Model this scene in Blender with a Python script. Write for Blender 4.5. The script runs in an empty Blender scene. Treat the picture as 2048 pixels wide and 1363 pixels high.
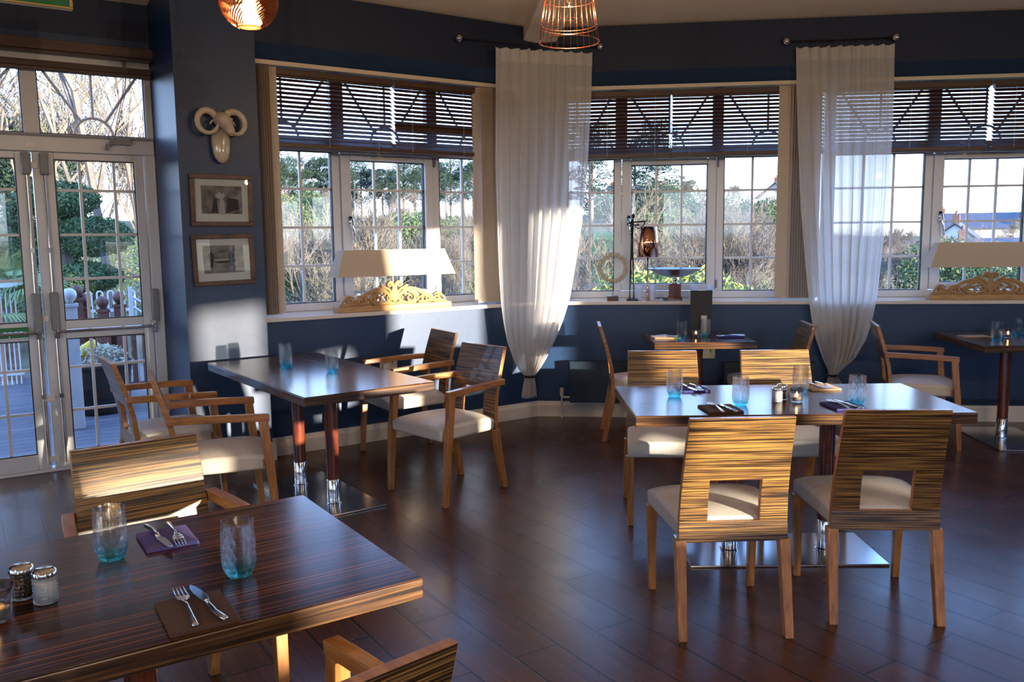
import bpy, math, random
from math import sin, cos, pi, radians as RD, sqrt, atan2
from mathutils import Vector, Matrix, Euler
S = bpy.context.scene
COL = S.collection
random.seed(7)

# ------------------------------------------------------------------ camera
F_PX, PITCH, ROLL, CAM_H = 1719.04, 0.1200, -0.0114, 1.5258
cam_d = bpy.data.cameras.new('camera'); cam = bpy.data.objects.new('camera', cam_d); COL.objects.link(cam)
cam_d.sensor_width = 36.0; cam_d.lens = F_PX / 2048 * 36.0; cam_d.clip_start = .05; cam_d.clip_end = 2000
_f = Vector((0, cos(PITCH), -sin(PITCH))); _u = Vector((0, sin(PITCH), cos(PITCH))); _x = Vector((1, 0, 0))
_r = _x * cos(ROLL) + _u * sin(ROLL); _up = -_x * sin(ROLL) + _u * cos(ROLL)
cam.matrix_world = Matrix(((_r.x, _up.x, -_f.x, 0), (_r.y, _up.y, -_f.y, 0), (_r.z, _up.z, -_f.z, CAM_H), (0, 0, 0, 1)))
S.camera = cam

# ------------------------------------------------------------------ light
SUN_EL = RD(4.0)
SUN_D = Vector((-.731 * cos(SUN_EL), .682 * cos(SUN_EL), -sin(SUN_EL)))     # the way the light travels
sun_d = bpy.data.lights.new('sun', 'SUN'); sun = bpy.data.objects.new('sun', sun_d); COL.objects.link(sun)
sun_d.energy = 11.5; sun_d.angle = RD(0.8); sun_d.color = (1.0, .85, .67)
sun.rotation_euler = SUN_D.to_track_quat('-Z', 'Y').to_euler(); sun.location = (12, -10, 8)
W = bpy.data.worlds.new('sky'); S.world = W; W.use_nodes = True
wn = W.node_tree; wn.nodes.clear()
tcw = wn.nodes.new('ShaderNodeTexCoord'); sxw = wn.nodes.new('ShaderNodeSeparateXYZ'); rw = wn.nodes.new('ShaderNodeValToRGB')
mrw = wn.nodes.new('ShaderNodeMapRange'); mrw.inputs['From Min'].default_value = -.1; mrw.inputs['From Max'].default_value = 1.0
ew = rw.color_ramp.elements; ew[0].position = 0; ew[0].color = (.20, .18, .15, 1); ew[1].position = 1; ew[1].color = (.10, .22, .58, 1)
for p_, c_ in ((.088, (.24, .22, .19)), (.095, (.74, .80, .86)), (.17, (.48, .66, .95)), (.38, (.21, .42, .88))): e_ = ew.new(p_); e_.color = (*c_, 1)
nzw = wn.nodes.new('ShaderNodeTexNoise'); nzw.inputs['Scale'].default_value = 3; nzw.inputs['Detail'].default_value = 5
mxw = wn.nodes.new('ShaderNodeMix'); mxw.data_type = 'RGBA'; mxw.inputs[7].default_value = (.72, .76, .82, 1); crw = wn.nodes.new('ShaderNodeMapRange')
crw.inputs['From Min'].default_value = .52; crw.inputs['From Max'].default_value = .8; crw.inputs['To Max'].default_value = .35      # thin high cloud
bg = wn.nodes.new('ShaderNodeBackground'); bg.inputs['Strength'].default_value = 3.3
wo = wn.nodes.new('ShaderNodeOutputWorld'); lw_ = wn.links.new
lw_(tcw.outputs['Generated'], sxw.inputs[0]); lw_(sxw.outputs[2], mrw.inputs[0]); lw_(mrw.outputs[0], rw.inputs[0]); lw_(tcw.outputs['Generated'], nzw.inputs[0])
lw_(nzw.outputs[0], crw.inputs[0]); lw_(crw.outputs[0], mxw.inputs[0]); lw_(rw.outputs[0], mxw.inputs[6]); lw_(mxw.outputs[2], bg.inputs[0]); lw_(bg.outputs[0], wo.inputs[0])
vs = S.view_settings; vs.view_transform = 'Standard'; vs.look = 'None'; vs.gamma = 1.0; vs.use_curve_mapping = False
vs.exposure = 1.2
cy = S.cycles; cy.max_bounces = 10; cy.transparent_max_bounces = 24; cy.diffuse_bounces = 5; cy.glossy_bounces = 4
cy.transmission_bounces = 8; cy.caustics_reflective = False; cy.caustics_refractive = False
cy.sample_clamp_indirect = 6.0; cy.use_denoising = True

# ------------------------------------------------------------------ mesh helpers
class MB:
    def __init__(s): s.v = []; s.f = []; s.m = []
    def add(s, vs_, fs, mi=0, M=None):
        o = len(s.v)
        s.v += [tuple(M @ Vector(p)) if M is not None else tuple(p) for p in vs_]
        s.f += [tuple(i + o for i in f) for f in fs]; s.m += [mi] * len(fs); return s
    def box(s, x0, x1, y0, y1, z0, z1, mi=0, M=None):
        return s.add([(x0, y0, z0), (x1, y0, z0), (x1, y1, z0), (x0, y1, z0), (x0, y0, z1), (x1, y0, z1), (x1, y1, z1), (x0, y1, z1)],
                     [(0, 3, 2, 1), (4, 5, 6, 7), (0, 1, 5, 4), (1, 2, 6, 5), (2, 3, 7, 6), (3, 0, 4, 7)], mi, M)
    def hexa(s, lo, hi, mi=0, M=None):          # two quads of four corners
        return s.add(list(lo) + list(hi), [(0, 3, 2, 1), (4, 5, 6, 7), (0, 1, 5, 4), (1, 2, 6, 5), (2, 3, 7, 6), (3, 0, 4, 7)], mi, M)
    def tube(s, pts, rad, n=8, mi=0, M=None, cap=True, sq=None):
        pts = [Vector(p) for p in pts]; k = len(pts)
        if not hasattr(rad, '__len__'): rad = [rad] * k
        vv = []; ff = []; up = None
        for i, p in enumerate(pts):
            t = (pts[min(i + 1, k - 1)] - pts[max(i - 1, 0)]).normalized()
            if up is None:
                up = Vector((0, 0, 1)) if abs(t.z) < .9 else Vector((1, 0, 0))
            a = t.cross(up)
            if a.length < 1e-6: a = t.cross(Vector((1, .3, 0)))
            a.normalize(); b = a.cross(t).normalized(); up = b
            ra, rb = (rad[i], rad[i]) if not hasattr(rad[i], '__len__') else rad[i]
            for j in range(n):
                an = 2 * pi * (j + .5) / n
                vv.append(p + a * (ra * cos(an)) + b * (rb * sin(an)))
        for i in range(k - 1):
            for j in range(n):
                ff.append((i * n + j, i * n + (j + 1) % n, (i + 1) * n + (j + 1) % n, (i + 1) * n + j))
        if cap: ff.append(tuple(range(n - 1, -1, -1))); ff.append(tuple(range((k - 1) * n, k * n)))
        return s.add(vv, ff, mi, M)
    def lathe(s, prof, n=24, mi=0, M=None, sx=1, sy=1):
        vv = []; ff = []
        for r, z in prof:
            for j in range(n):
                a = 2 * pi * j / n; vv.append((r * cos(a) * sx, r * sin(a) * sy, z))
        for i in range(len(prof) - 1):
            for j in range(n):
                ff.append((i * n + j, i * n + (j + 1) % n, (i + 1) * n + (j + 1) % n, (i + 1) * n + j))
        if prof[0][0] > 0: ff.append(tuple(range(n - 1, -1, -1)))
        if prof[-1][0] > 0: ff.append(tuple(range((len(prof) - 1) * n, len(prof) * n)))
        return s.add(vv, ff, mi, M)
    def prism(s, poly, y0, y1, mi=0, M=None):    # polygon in x,z extruded along y
        n = len(poly)
        vv = [(x, y0, z) for x, z in poly] + [(x, y1, z) for x, z in poly]
        ff = [tuple(range(n)), tuple(range(2 * n - 1, n - 1, -1))] + [(i, i + n, (i + 1) % n + n, (i + 1) % n) for i in range(n)]
        return s.add(vv, ff, mi, M)
    def band(s, pts, wid, y0, y1, mi=0, M=None):  # ribbon in x,z with width, extruded along y
        L = []; Rr = []; k = len(pts)
        for i in range(k):
            a = Vector(pts[max(i - 1, 0)]); b = Vector(pts[min(i + 1, k - 1)]); t = (b - a).normalized(); nn = Vector((-t.y, t.x))
            w = (wid[i] if hasattr(wid, '__len__') else wid) / 2; p = Vector(pts[i]); L.append(p + nn * w); Rr.append(p - nn * w)
        vv = []
        for a, b in zip(L, Rr):
            w = (a - b).length; m = (a + b) / 2; bul = min(w * .35, .006)
            vv += [(a.x, y0, a.y), (m.x, y0 - bul, m.y), (b.x, y0, b.y), (b.x, y1, b.y), (a.x, y1, a.y)]
        ff = []
        for i in range(k - 1):
            for j in range(5): ff.append((i * 5 + j, i * 5 + (j + 1) % 5, (i + 1) * 5 + (j + 1) % 5, (i + 1) * 5 + j))
        ff += [(4, 3, 2, 1, 0), tuple(range((k - 1) * 5, k * 5))]
        return s.add(vv, ff, mi, M)
    def build(s, name, mats, parent=None, smooth=False, bevel=0, seg=2, fix=True):
        me = bpy.data.meshes.new(name); me.from_pydata(s.v, [], s.f); 
        if not isinstance(mats, (list, tuple)): mats = [mats]
        for m in mats: me.materials.append(m)
        if len(mats) > 1:
            for p, mi in zip(me.polygons, s.m): p.material_index = mi
        me.update()
        if fix:
            import bmesh
            b = bmesh.new(); b.from_mesh(me); bmesh.ops.recalc_face_normals(b, faces=b.faces[:]); b.to_mesh(me); b.free()
        if smooth:
            for p in me.polygons: p.use_smooth = True
        o = bpy.data.objects.new(name, me); COL.objects.link(o)
        if parent is not None: o.parent = parent
        if bevel:
            md = o.modifiers.new('bevel', 'BEVEL'); md.width = bevel; md.segments = seg; md.limit_method = 'ANGLE'; md.angle_limit = RD(50)
            md.harden_normals = False
        return o
def autosmooth(o, ang=40):
    for p in o.data.polygons: p.use_smooth = True
    o.data.set_sharp_from_angle(angle=RD(ang)); return o
def tag(o, label=None, cat=None, group=None, kind=None):
    if label: o['label'] = label
    if cat: o['category'] = cat
    if group: o['group'] = group
    if kind: o['kind'] = kind
    return o
def thing(name, label, cat, loc=(0, 0, 0), rz=0, group=None, M=None):
    o = bpy.data.objects.new(name, None); COL.objects.link(o); o.empty_display_size = .05
    if M is not None: o.matrix_world = M
    else: o.location = loc; o.rotation_euler = (0, 0, rz)
    return tag(o, label, cat, group)
def dup(root, loc=None, rz=None, label=None, group=None, M=None):
    def cp(o, par):
        c = o.copy(); COL.objects.link(c)
        if par is not None: c.parent = par
        for ch in kids.get(o.name, []): cp(ch, c)
        return c
    kids = {}
    for o in list(root.children_recursive): kids.setdefault(o.parent.name, []).append(o)
    r = cp(root, None)
    if M is not None: r.matrix_world = M
    elif loc is not None: r.location = loc; r.rotation_euler = (0, 0, rz or 0)
    if label: r['label'] = label
    if group: r['group'] = group
    return r
def struct(o): o['kind'] = 'structure'; return o

# ------------------------------------------------------------------ materials
def mat(name, col, rough=.5, metal=0., coat=0., spec=.5, trans=0., ior=1.45, emit=None, es=0):
    m = bpy.data.materials.new(name); m.use_nodes = True; b = m.node_tree.nodes['Principled BSDF']
    b.inputs['Base Color'].default_value = (*col, 1); b.inputs['Roughness'].default_value = rough; b.inputs['Metallic'].default_value = metal
    b.inputs['Coat Weight'].default_value = coat; b.inputs['Specular IOR Level'].default_value = spec
    b.inputs['Transmission Weight'].default_value = trans; b.inputs['IOR'].default_value = ior
    if emit: b.inputs['Emission Color'].default_value = (*emit, 1); b.inputs['Emission Strength'].default_value = es
    return m
def nt(m): return m.node_tree, m.node_tree.nodes, m.node_tree.links, m.node_tree.nodes['Principled BSDF']
def tex(m, scale=(1, 1, 1), nscale=5, detail=4, cols=((0, (0, 0, 0)), (1, (1, 1, 1))), bump=0, rot=(0, 0, 0), rnd=True, distort=0., rrange=None, rough_n=.5, bdist=.002):
    t, n, l, b = nt(m)
    tc = n.new('ShaderNodeTexCoord'); mp = n.new('ShaderNodeMapping'); mp.inputs['Scale'].default_value = scale; mp.inputs['Rotation'].default_value = rot
    src = tc.outputs['Object']
    if rnd:
        oi = n.new('ShaderNodeObjectInfo'); vm = n.new('ShaderNodeVectorMath'); vm.operation = 'SCALE'; vm.inputs['Scale'].default_value = 7.0
        cx = n.new('ShaderNodeCombineXYZ')
        for i in range(3): l.new(oi.outputs['Random'], cx.inputs[i])
        l.new(cx.outputs[0], vm.inputs[0]); va = n.new('ShaderNodeVectorMath'); l.new(src, va.inputs[0]); l.new(vm.outputs[0], va.inputs[1]); src = va.outputs[0]
    l.new(src, mp.inputs['Vector'])
    nz = n.new('ShaderNodeTexNoise'); nz.inputs['Scale'].default_value = nscale; nz.inputs['Detail'].default_value = detail
    nz.inputs['Roughness'].default_value = rough_n; nz.inputs['Distortion'].default_value = distort
    l.new(mp.outputs[0], nz.inputs['Vector'])
    cr = n.new('ShaderNodeValToRGB'); e = cr.color_ramp.elements
    while len(e) < len(cols): e.new(.5)
    for i, (p, c_) in enumerate(cols): e[i].position = p; e[i].color = (*c_, 1)
    l.new(nz.outputs['Fac'], cr.inputs[0]); l.new(cr.outputs[0], b.inputs['Base Color'])
    if bump:
        bp = n.new('ShaderNodeBump'); bp.inputs['Strength'].default_value = bump; bp.inputs['Distance'].default_value = bdist
        l.new(nz.outputs['Fac'], bp.inputs['Height']); l.new(bp.outputs[0], b.inputs['Normal'])
    if rrange:
        mr = n.new('ShaderNodeMapRange'); mr.inputs['To Min'].default_value = rrange[0]; mr.inputs['To Max'].default_value = rrange[1]
        l.new(nz.outputs['Fac'], mr.inputs[0]); l.new(mr.outputs[0], b.inputs['Roughness'])
    return m
M_ = {}
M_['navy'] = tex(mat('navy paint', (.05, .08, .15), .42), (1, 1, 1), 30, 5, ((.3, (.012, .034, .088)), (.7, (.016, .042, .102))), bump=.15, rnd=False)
M_['navyup'] = tex(mat('dark navy paint', (.03, .04, .07), .6), (1, 1, 1), 30, 3, ((.3, (.007, .015, .042)), (.7, (.010, .019, .050))), rnd=False)  # same navy paint, with the upper wall's shade put into the colour
M_['cream'] = tex(mat('cream ceiling paint', (.5, .42, .32), .8), (1, 1, 1), 8, 3, ((.3, (.80, .70, .57)), (.7, (.84, .74, .61))), rnd=False)
M_['trimw'] = tex(mat('cream gloss trim', (.7, .62, .5), .3), (1, 1, 1), 6, 2, ((.3, (.70, .60, .47)), (.7, (.74, .65, .52))), rnd=False)
M_['upvc'] = tex(mat('white window plastic', (.7, .68, .65), .28), (1, 1, 1), 4, 2, ((.3, (.76, .76, .78)), (.7, (.80, .80, .82))), rnd=False)
M_['alu'] = tex(mat('painted door metal', (.6, .58, .54), .3), (1, 1, 1), 4, 2, ((.3, (.62, .62, .63)), (.7, (.68, .68, .69))), rnd=False)
M_['gasket'] = mat('black rubber', (.012, .012, .014), .5)
M_['sillw'] = mat('glossy cream sill', (.72, .64, .56), .12, coat=.4)
M_['steel'] = mat('polished steel', (.72, .70, .68), .12, 1.0)
M_['plate'] = mat('brushed steel plate', (.52, .52, .54), .17, 1.0)
M_['chrome'] = mat('chrome', (.85, .85, .87), .06, 1.0)
M_['grey'] = mat('grey plastic', (.22, .22, .23), .4)
M_['black'] = mat('black metal', (.012, .011, .011), .4, .3)
M_['white'] = mat('white plastic', (.75, .73, .7), .35)
M_['oak'] = tex(mat('orange brown wood', (.35, .15, .05), .35, coat=.25), (14, 14, 1.2), 5, 6, ((.3, (.24, .088, .022)), (.5, (.36, .145, .038)), (.72, (.46, .205, .06))), bump=.1)
M_['oakh'] = tex(mat('orange brown rail wood', (.35, .15, .05), .35, coat=.25), (14, 1.2, 14), 5, 6, ((.3, (.23, .083, .021)), (.5, (.34, .135, .036)), (.72, (.43, .185, .055))), bump=.1)
M_['zebra'] = tex(mat('striped zebrano veneer', (.3, .15, .05), .33, coat=.2), (.9, .9, 85), 3.2, 6, ((.38, (.014, .008, .005)), (.46, (.045, .022, .010)), (.53, (.15, .078, .026)), (.62, (.34, .175, .046)), (.72, (.23, .112, .03))), distort=.35, rough_n=.55)
M_['table'] = tex(mat('dark ebony table veneer', (.08, .03, .015), .2), (.3, 46, 46), 2.6, 7, ((.36, (.014, .007, .006)), (.48, (.034, .013, .009)), (.57, (.095, .033, .016)), (.72, (.20, .072, .03))), rrange=(.15, .21), distort=.25)
M_['tedge'] = tex(mat('striped table edge veneer', (.2, .1, .04), .28, coat=.2), (1.0, 1.0, 40), 3.0, 5, ((.35, (.014, .007, .004)), (.5, (.045, .020, .009)), (.65, (.13, .062, .022))), distort=.3)
M_['mahog'] = tex(mat('red brown varnished wood', (.2, .05, .02), .2, coat=.5), (8, 8, 1), 5, 4, ((.35, (.085, .019, .009)), (.65, (.16, .036, .015))))
M_['brown'] = tex(mat('dark brown blind wood', (.1, .05, .03), .4), (1, 30, 30), 3, 3, ((.3, (.055, .028, .018)), (.7, (.095, .048, .03))))
M_['louvre'] = tex(mat('cream blind fabric', (.6, .5, .36), .8), (1, 1, 1), 60, 2, ((.3, (.66, .56, .45)), (.7, (.72, .62, .50))), bump=.1)
M_['leather'] = tex(mat('cream faux leather', (.6, .52, .42), .42), (1, 1, 1), 120, 3, ((.3, (.56, .48, .385)), (.7, (.62, .54, .44))), bump=.12, bdist=.001)
M_['fabric'] = tex(mat('beige seat fabric', (.5, .46, .4), .9), (1, 1, 1), 260, 3, ((.35, (.40, .36, .31)), (.65, (.56, .51, .45))), bump=.3, bdist=.001)
M_['shade'] = mat('linen lamp shade', (.78, .66, .50), .9)
M_['carve'] = tex(mat('carved golden wood', (.5, .3, .1), .55), (3, 3, 14), 4, 5, ((.3, (.34, .19, .07)), (.7, (.52, .31, .13))), bump=.3)
M_['copper'] = mat('polished copper', (.86, .42, .26), .1, 1.0)
M_['copperw'] = mat('copper wire', (.75, .30, .16), .25, 1.0)
M_['ceramic'] = tex(mat('glazed cream ceramic', (.62, .52, .40), .16, coat=.5), (1, 1, 1), 12, 3, ((.35, (.50, .41, .30)), (.7, (.64, .54, .42))))
M_['framew'] = tex(mat('walnut picture frame', (.15, .06, .03), .4), (1, 1, 1), 14, 5, ((.3, (.04, .016, .007)), (.6, (.095, .040, .017))))
M_['mount'] = mat('white picture mount', (.62, .60, .54), .85)
M_['brass'] = mat('brass', (.65, .48, .22), .25, 1.0)
M_['radm'] = mat('navy radiator paint', (.012, .022, .035), .4)
M_['napbrown'] = tex(mat('brown napkin', (.07, .032, .02), .9), (1, 1, 1), 300, 2, ((.3, (.055, .026, .016)), (.7, (.085, .042, .026))), bump=.3, bdist=.0008)
M_['nappurple'] = tex(mat('purple napkin', (.14, .10, .26), .9), (1, 1, 1), 300, 2, ((.3, (.085, .06, .19)), (.7, (.13, .095, .26))), bump=.3, bdist=.0008)
M_['napblue'] = tex(mat('deep blue napkin', (.03, .03, .14), .9), (1, 1, 1), 300, 2, ((.3, (.022, .022, .12)), (.7, (.04, .038, .18))), bump=.3, bdist=.0008)
M_['naptan'] = tex(mat('tan napkin', (.45, .28, .14), .9), (1, 1, 1), 300, 2, ((.3, (.38, .22, .12)), (.7, (.48, .30, .17))), bump=.3, bdist=.0008)
M_['salt'] = mat('salt', (.8, .78, .75), .8)
M_['pepper'] = tex(mat('peppercorn', (.05, .03, .02), .8), (1, 1, 1), 220, 2, ((.4, (.015, .010, .008)), (.65, (.16, .09, .05))), bump=.5)
M_['wax'] = mat('tealight wax', (.75, .68, .58), .5)
M_['flame'] = mat('candle flame', (1, .6, .2), .5, emit=(1, .5, .14), es=14)
M_['frost'] = mat('frosted white cup', (.85, .87, .92), .45)
M_['slate'] = mat('black menu board', (.025, .023, .02), .6)
M_['stone'] = tex(mat('pale shell', (.6, .55, .42), .7), (1, 1, 1), 40, 3, ((.3, (.46, .40, .28)), (.7, (.66, .60, .46))), bump=.3)
def _frac(t, n, l, src): return src
# window pane: clear with a weak mirror, thin slab
def pane_mat():
    m = bpy.data.materials.new('window glass'); m.use_nodes = True; t, n, l = m.node_tree, m.node_tree.nodes, m.node_tree.links; n.clear()
    tr = n.new('ShaderNodeBsdfTransparent'); tr.inputs[0].default_value = (.95, .97, .98, 1)
    gl = n.new('ShaderNodeBsdfGlossy'); gl.inputs['Roughness'].default_value = .0; fr = n.new('ShaderNodeFresnel')
    ge = n.new('ShaderNodeNewGeometry'); mi = n.new('ShaderNodeMapRange'); mi.inputs['To Min'].default_value = 1.5; mi.inputs['To Max'].default_value = 1 / 1.5   # same weak mirror on both faces
    l.new(ge.outputs['Backfacing'], mi.inputs[0]); l.new(mi.outputs[0], fr.inputs[0])
    mx = n.new('ShaderNodeMixShader'); o = n.new('ShaderNodeOutputMaterial')
    l.new(fr.outputs[0], mx.inputs[0]); l.new(tr.outputs[0], mx.inputs[1]); l.new(gl.outputs[0], mx.inputs[2]); l.new(mx.outputs[0], o.inputs[0]); return m
M_['pane'] = pane_mat()
def sheer_mat():
    m = bpy.data.materials.new('white sheer voile'); m.use_nodes = True; t, n, l = m.node_tree, m.node_tree.nodes, m.node_tree.links; n.clear()
    df = n.new('ShaderNodeBsdfDiffuse'); df.inputs[0].default_value = (.86, .84, .82, 1)
    ts = n.new('ShaderNodeBsdfTranslucent'); ts.inputs[0].default_value = (.86, .84, .82, 1)
    tr = n.new('ShaderNodeBsdfTransparent'); a = n.new('ShaderNodeMixShader'); a.inputs[0].default_value = .45
    b = n.new('ShaderNodeMixShader'); lw = n.new('ShaderNodeLayerWeight'); lw.inputs[0].default_value = .35
    mr = n.new('ShaderNodeMapRange'); mr.inputs['To Min'].default_value = .86; mr.inputs['To Max'].default_value = 1.0
    o = n.new('ShaderNodeOutputMaterial')
    l.new(df.outputs[0], a.inputs[1]); l.new(ts.outputs[0], a.inputs[2]); l.new(lw.outputs['Facing'], mr.inputs[0]); l.new(mr.outputs[0], b.inputs[0])
    l.new(tr.outputs[0], b.inputs[1]); l.new(a.outputs[0], b.inputs[2]); l.new(b.outputs[0], o.inputs[0]); return m
M_['sheer'] = sheer_mat()
def translucent_mix(m, f, col):
    t, n, l, b = nt(m); o = [x for x in n if x.type == 'OUTPUT_MATERIAL'][0]
    ts = n.new('ShaderNodeBsdfTranslucent'); ts.inputs[0].default_value = (*col, 1); mx = n.new('ShaderNodeMixShader'); mx.inputs[0].default_value = f
    l.new(b.outputs[0], mx.inputs[1]); l.new(ts.outputs[0], mx.inputs[2]); l.new(mx.outputs[0], o.inputs[0]); return m
translucent_mix(M_['shade'], .35, (.75, .55, .34)); translucent_mix(M_['louvre'], .25, (.6, .48, .34)); translucent_mix(M_['frost'], .6, (.85, .88, .95))
def tumbler_mat():
    m = bpy.data.materials.new('turquoise based glass'); m.use_nodes = True; t, n, l = m.node_tree, m.node_tree.nodes, m.node_tree.links; n.clear()
    g = n.new('ShaderNodeBsdfGlass'); g.inputs['Roughness'].default_value = 0; g.inputs['IOR'].default_value = 1.45
    tc = n.new('ShaderNodeTexCoord'); sx = n.new('ShaderNodeSeparateXYZ'); mr = n.new('ShaderNodeMapRange'); mr.inputs['From Max'].default_value = .042
    cr = n.new('ShaderNodeValToRGB'); e = cr.color_ramp.elements; e[0].color = (.25, .86, .98, 1); e[1].color = (.97, .99, 1, 1); e.new(.45).color = (.80, .96, .98, 1)
    tr = n.new('ShaderNodeBsdfTransparent'); mx = n.new('ShaderNodeMixShader'); mx.inputs[0].default_value = .30; o = n.new('ShaderNodeOutputMaterial')
    l.new(tc.outputs['Object'], sx.inputs[0]); l.new(sx.outputs[2], mr.inputs[0]); l.new(mr.outputs[0], cr.inputs[0]); l.new(cr.outputs[0], g.inputs[0]); l.new(cr.outputs[0], tr.inputs[0])
    l.new(tr.outputs[0], mx.inputs[1]); l.new(g.outputs[0], mx.inputs[2]); l.new(mx.outputs[0], o.inputs[0]); return m
M_['tumbler'] = tumbler_mat()
def clear_mat(nm, col):
    m = bpy.data.materials.new(nm); m.use_nodes = True; t, n, l = m.node_tree, m.node_tree.nodes, m.node_tree.links; n.clear()
    g = n.new('ShaderNodeBsdfGlass'); g.inputs['Roughness'].default_value = 0; g.inputs['IOR'].default_value = 1.45; g.inputs[0].default_value = (*col, 1)
    tr = n.new('ShaderNodeBsdfTransparent'); tr.inputs[0].default_value = (*col, 1); mx = n.new('ShaderNodeMixShader'); mx.inputs[0].default_value = .6; o = n.new('ShaderNodeOutputMaterial')
    l.new(tr.outputs[0], mx.inputs[1]); l.new(g.outputs[0], mx.inputs[2]); l.new(mx.outputs[0], o.inputs[0]); return m
M_['clear'] = clear_mat('clear glass', (.96, .97, .97))
M_['amber'] = clear_mat('smoky rose cut glass', (.93, .70, .56))
# floor: wide dark planks
def floor_mat():
    m = mat('dark plank floor', (.06, .03, .02), .25); t, n, l, b = nt(m)
    tc = n.new('ShaderNodeTexCoord'); mp = n.new('ShaderNodeMapping'); mp.inputs['Rotation'].default_value = (0, 0, RD(57)); mp.inputs['Location'].default_value = (.0, .05, 0)
    l.new(tc.outputs['Object'], mp.inputs[0])
    br = n.new('ShaderNodeTexBrick'); br.inputs['Scale'].default_value = 1.0; br.inputs['Brick Width'].default_value = 1.25; br.inputs['Row Height'].default_value = .186
    br.inputs['Mortar Size'].default_value = .0055; br.inputs['Mortar Smooth'].default_value = .3; br.offset = .37; br.inputs['Bias'].default_value = 0
    br.inputs['Color1'].default_value = (.85, .85, .85, 1); br.inputs['Color2'].default_value = (1.15, 1.1, 1.05, 1); br.inputs['Mortar'].default_value = (.12, .12, .12, 1)
    l.new(mp.outputs[0], br.inputs[0])
    m2 = n.new('ShaderNodeMapping'); m2.inputs['Scale'].default_value = (.35, 18, 1); l.new(mp.outputs[0], m2.inputs[0])
    nz = n.new('ShaderNodeTexNoise'); nz.inputs['Scale'].default_value = 3; nz.inputs['Detail'].default_value = 7; nz.inputs['Roughness'].default_value = .65; l.new(m2.outputs[0], nz.inputs[0])
    cr = n.new('ShaderNodeValToRGB'); e = cr.color_ramp.elements; e[0].position = .3; e[0].color = (.056, .021, .010, 1); e[1].position = .75; e[1].color = (.105, .041, .020, 1)
    l.new(nz.outputs[0], cr.inputs[0]); mu = n.new('ShaderNodeMix'); mu.data_type = 'RGBA'; mu.blend_type = 'MULTIPLY'; mu.inputs[0].default_value = 1
    l.new(cr.outputs[0], mu.inputs[6]); l.new(br.outputs[0], mu.inputs[7]); l.new(mu.outputs[2], b.inputs['Base Color'])
    n2 = n.new('ShaderNodeTexNoise'); n2.inputs['Scale'].default_value = 1.6; n2.inputs['Detail'].default_value = 3; l.new(tc.outputs['Object'], n2.inputs[0])
    mr = n.new('ShaderNodeMapRange'); mr.inputs['From Min'].default_value = .35; mr.inputs['From Max'].default_value = .65; mr.inputs['To Min'].default_value = .23; mr.inputs['To Max'].default_value = .32
    l.new(n2.outputs[0], mr.inputs[0]); l.new(mr.outputs[0], b.inputs['Roughness'])
    bp = n.new('ShaderNodeBump'); bp.inputs['Strength'].default_value = .22; bp.inputs['Distance'].default_value = .0012
    ad = n.new('ShaderNodeMath'); ad.operation = 'MULTIPLY_ADD'; ad.inputs[1].default_value = -1.0; l.new(br.outputs['Fac'], ad.inputs[0])
    ml = n.new('ShaderNodeMath'); ml.operation = 'MULTIPLY'; ml.inputs[1].default_value = .25; l.new(nz.outputs[0], ml.inputs[0]); l.new(ml.outputs[0], ad.inputs[2])
    l.new(ad.outputs[0], bp.inputs['Height']); l.new(bp.outputs[0], b.inputs['Normal']); return m
M_['floor'] = floor_mat()
# ------------------------------------------------------------------ room shell
def frame(th, d):
    return Matrix(((cos(th), sin(th), 0, sin(th) * d), (-sin(th), cos(th), 0, cos(th) * d), (0, 0, 1, 0), (0, 0, 0, 1)))
TL, DL = -.5918, 5.9175
TM, DM = .1156, 7.2493
TD, DD = -.58, 6.366
FL, FM, FD, FP = frame(TL, DL), frame(TM, DM), frame(TD, DD), frame(TL, 5.82)
def world(Fr, s, y, z): return Fr @ Vector((s, y, z))
CEIL, HEAD, SILL = 3.2, 2.735, .955
def wall(name, Fr, s0, s1, z0, z1, holes, th, mats, zsplit=None):
    xs = sorted({s0, s1, *[h[0] for h in holes], *[h[1] for h in holes]}); zs = sorted({z0, z1, *[h[2] for h in holes], *[h[3] for h in holes]} | ({zsplit} if zsplit else set()))
    b = MB()
    for i in range(len(xs) - 1):
        for j in range(len(zs) - 1):
            cx, cz = (xs[i] + xs[i + 1]) / 2, (zs[j] + zs[j + 1]) / 2
            if any(h[0] < cx < h[1] and h[2] < cz < h[3] for h in holes): continue
            b.box(xs[i], xs[i + 1], 0, th, zs[j], zs[j + 1], 1 if (zsplit and cz > zsplit) else 0)
    o = b.build(name, mats, fix=False); o.matrix_world = Fr; return struct(o)
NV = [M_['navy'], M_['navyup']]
LC = 4.235                                            # corner of the left and middle walls, along the left wall
C1, C2, C3 = 3.066, .495, 3.071                        # window centres along their walls
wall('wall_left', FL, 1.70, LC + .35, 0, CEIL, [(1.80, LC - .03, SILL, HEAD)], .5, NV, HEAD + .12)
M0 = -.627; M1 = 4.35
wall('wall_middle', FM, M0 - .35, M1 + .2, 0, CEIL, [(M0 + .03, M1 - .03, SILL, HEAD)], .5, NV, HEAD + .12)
wall('wall_door', FD, -2.6, 1.262, 0, CEIL, [(-.36, 1.262, 0, 2.74)], .25, NV, HEAD + .12)
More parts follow.
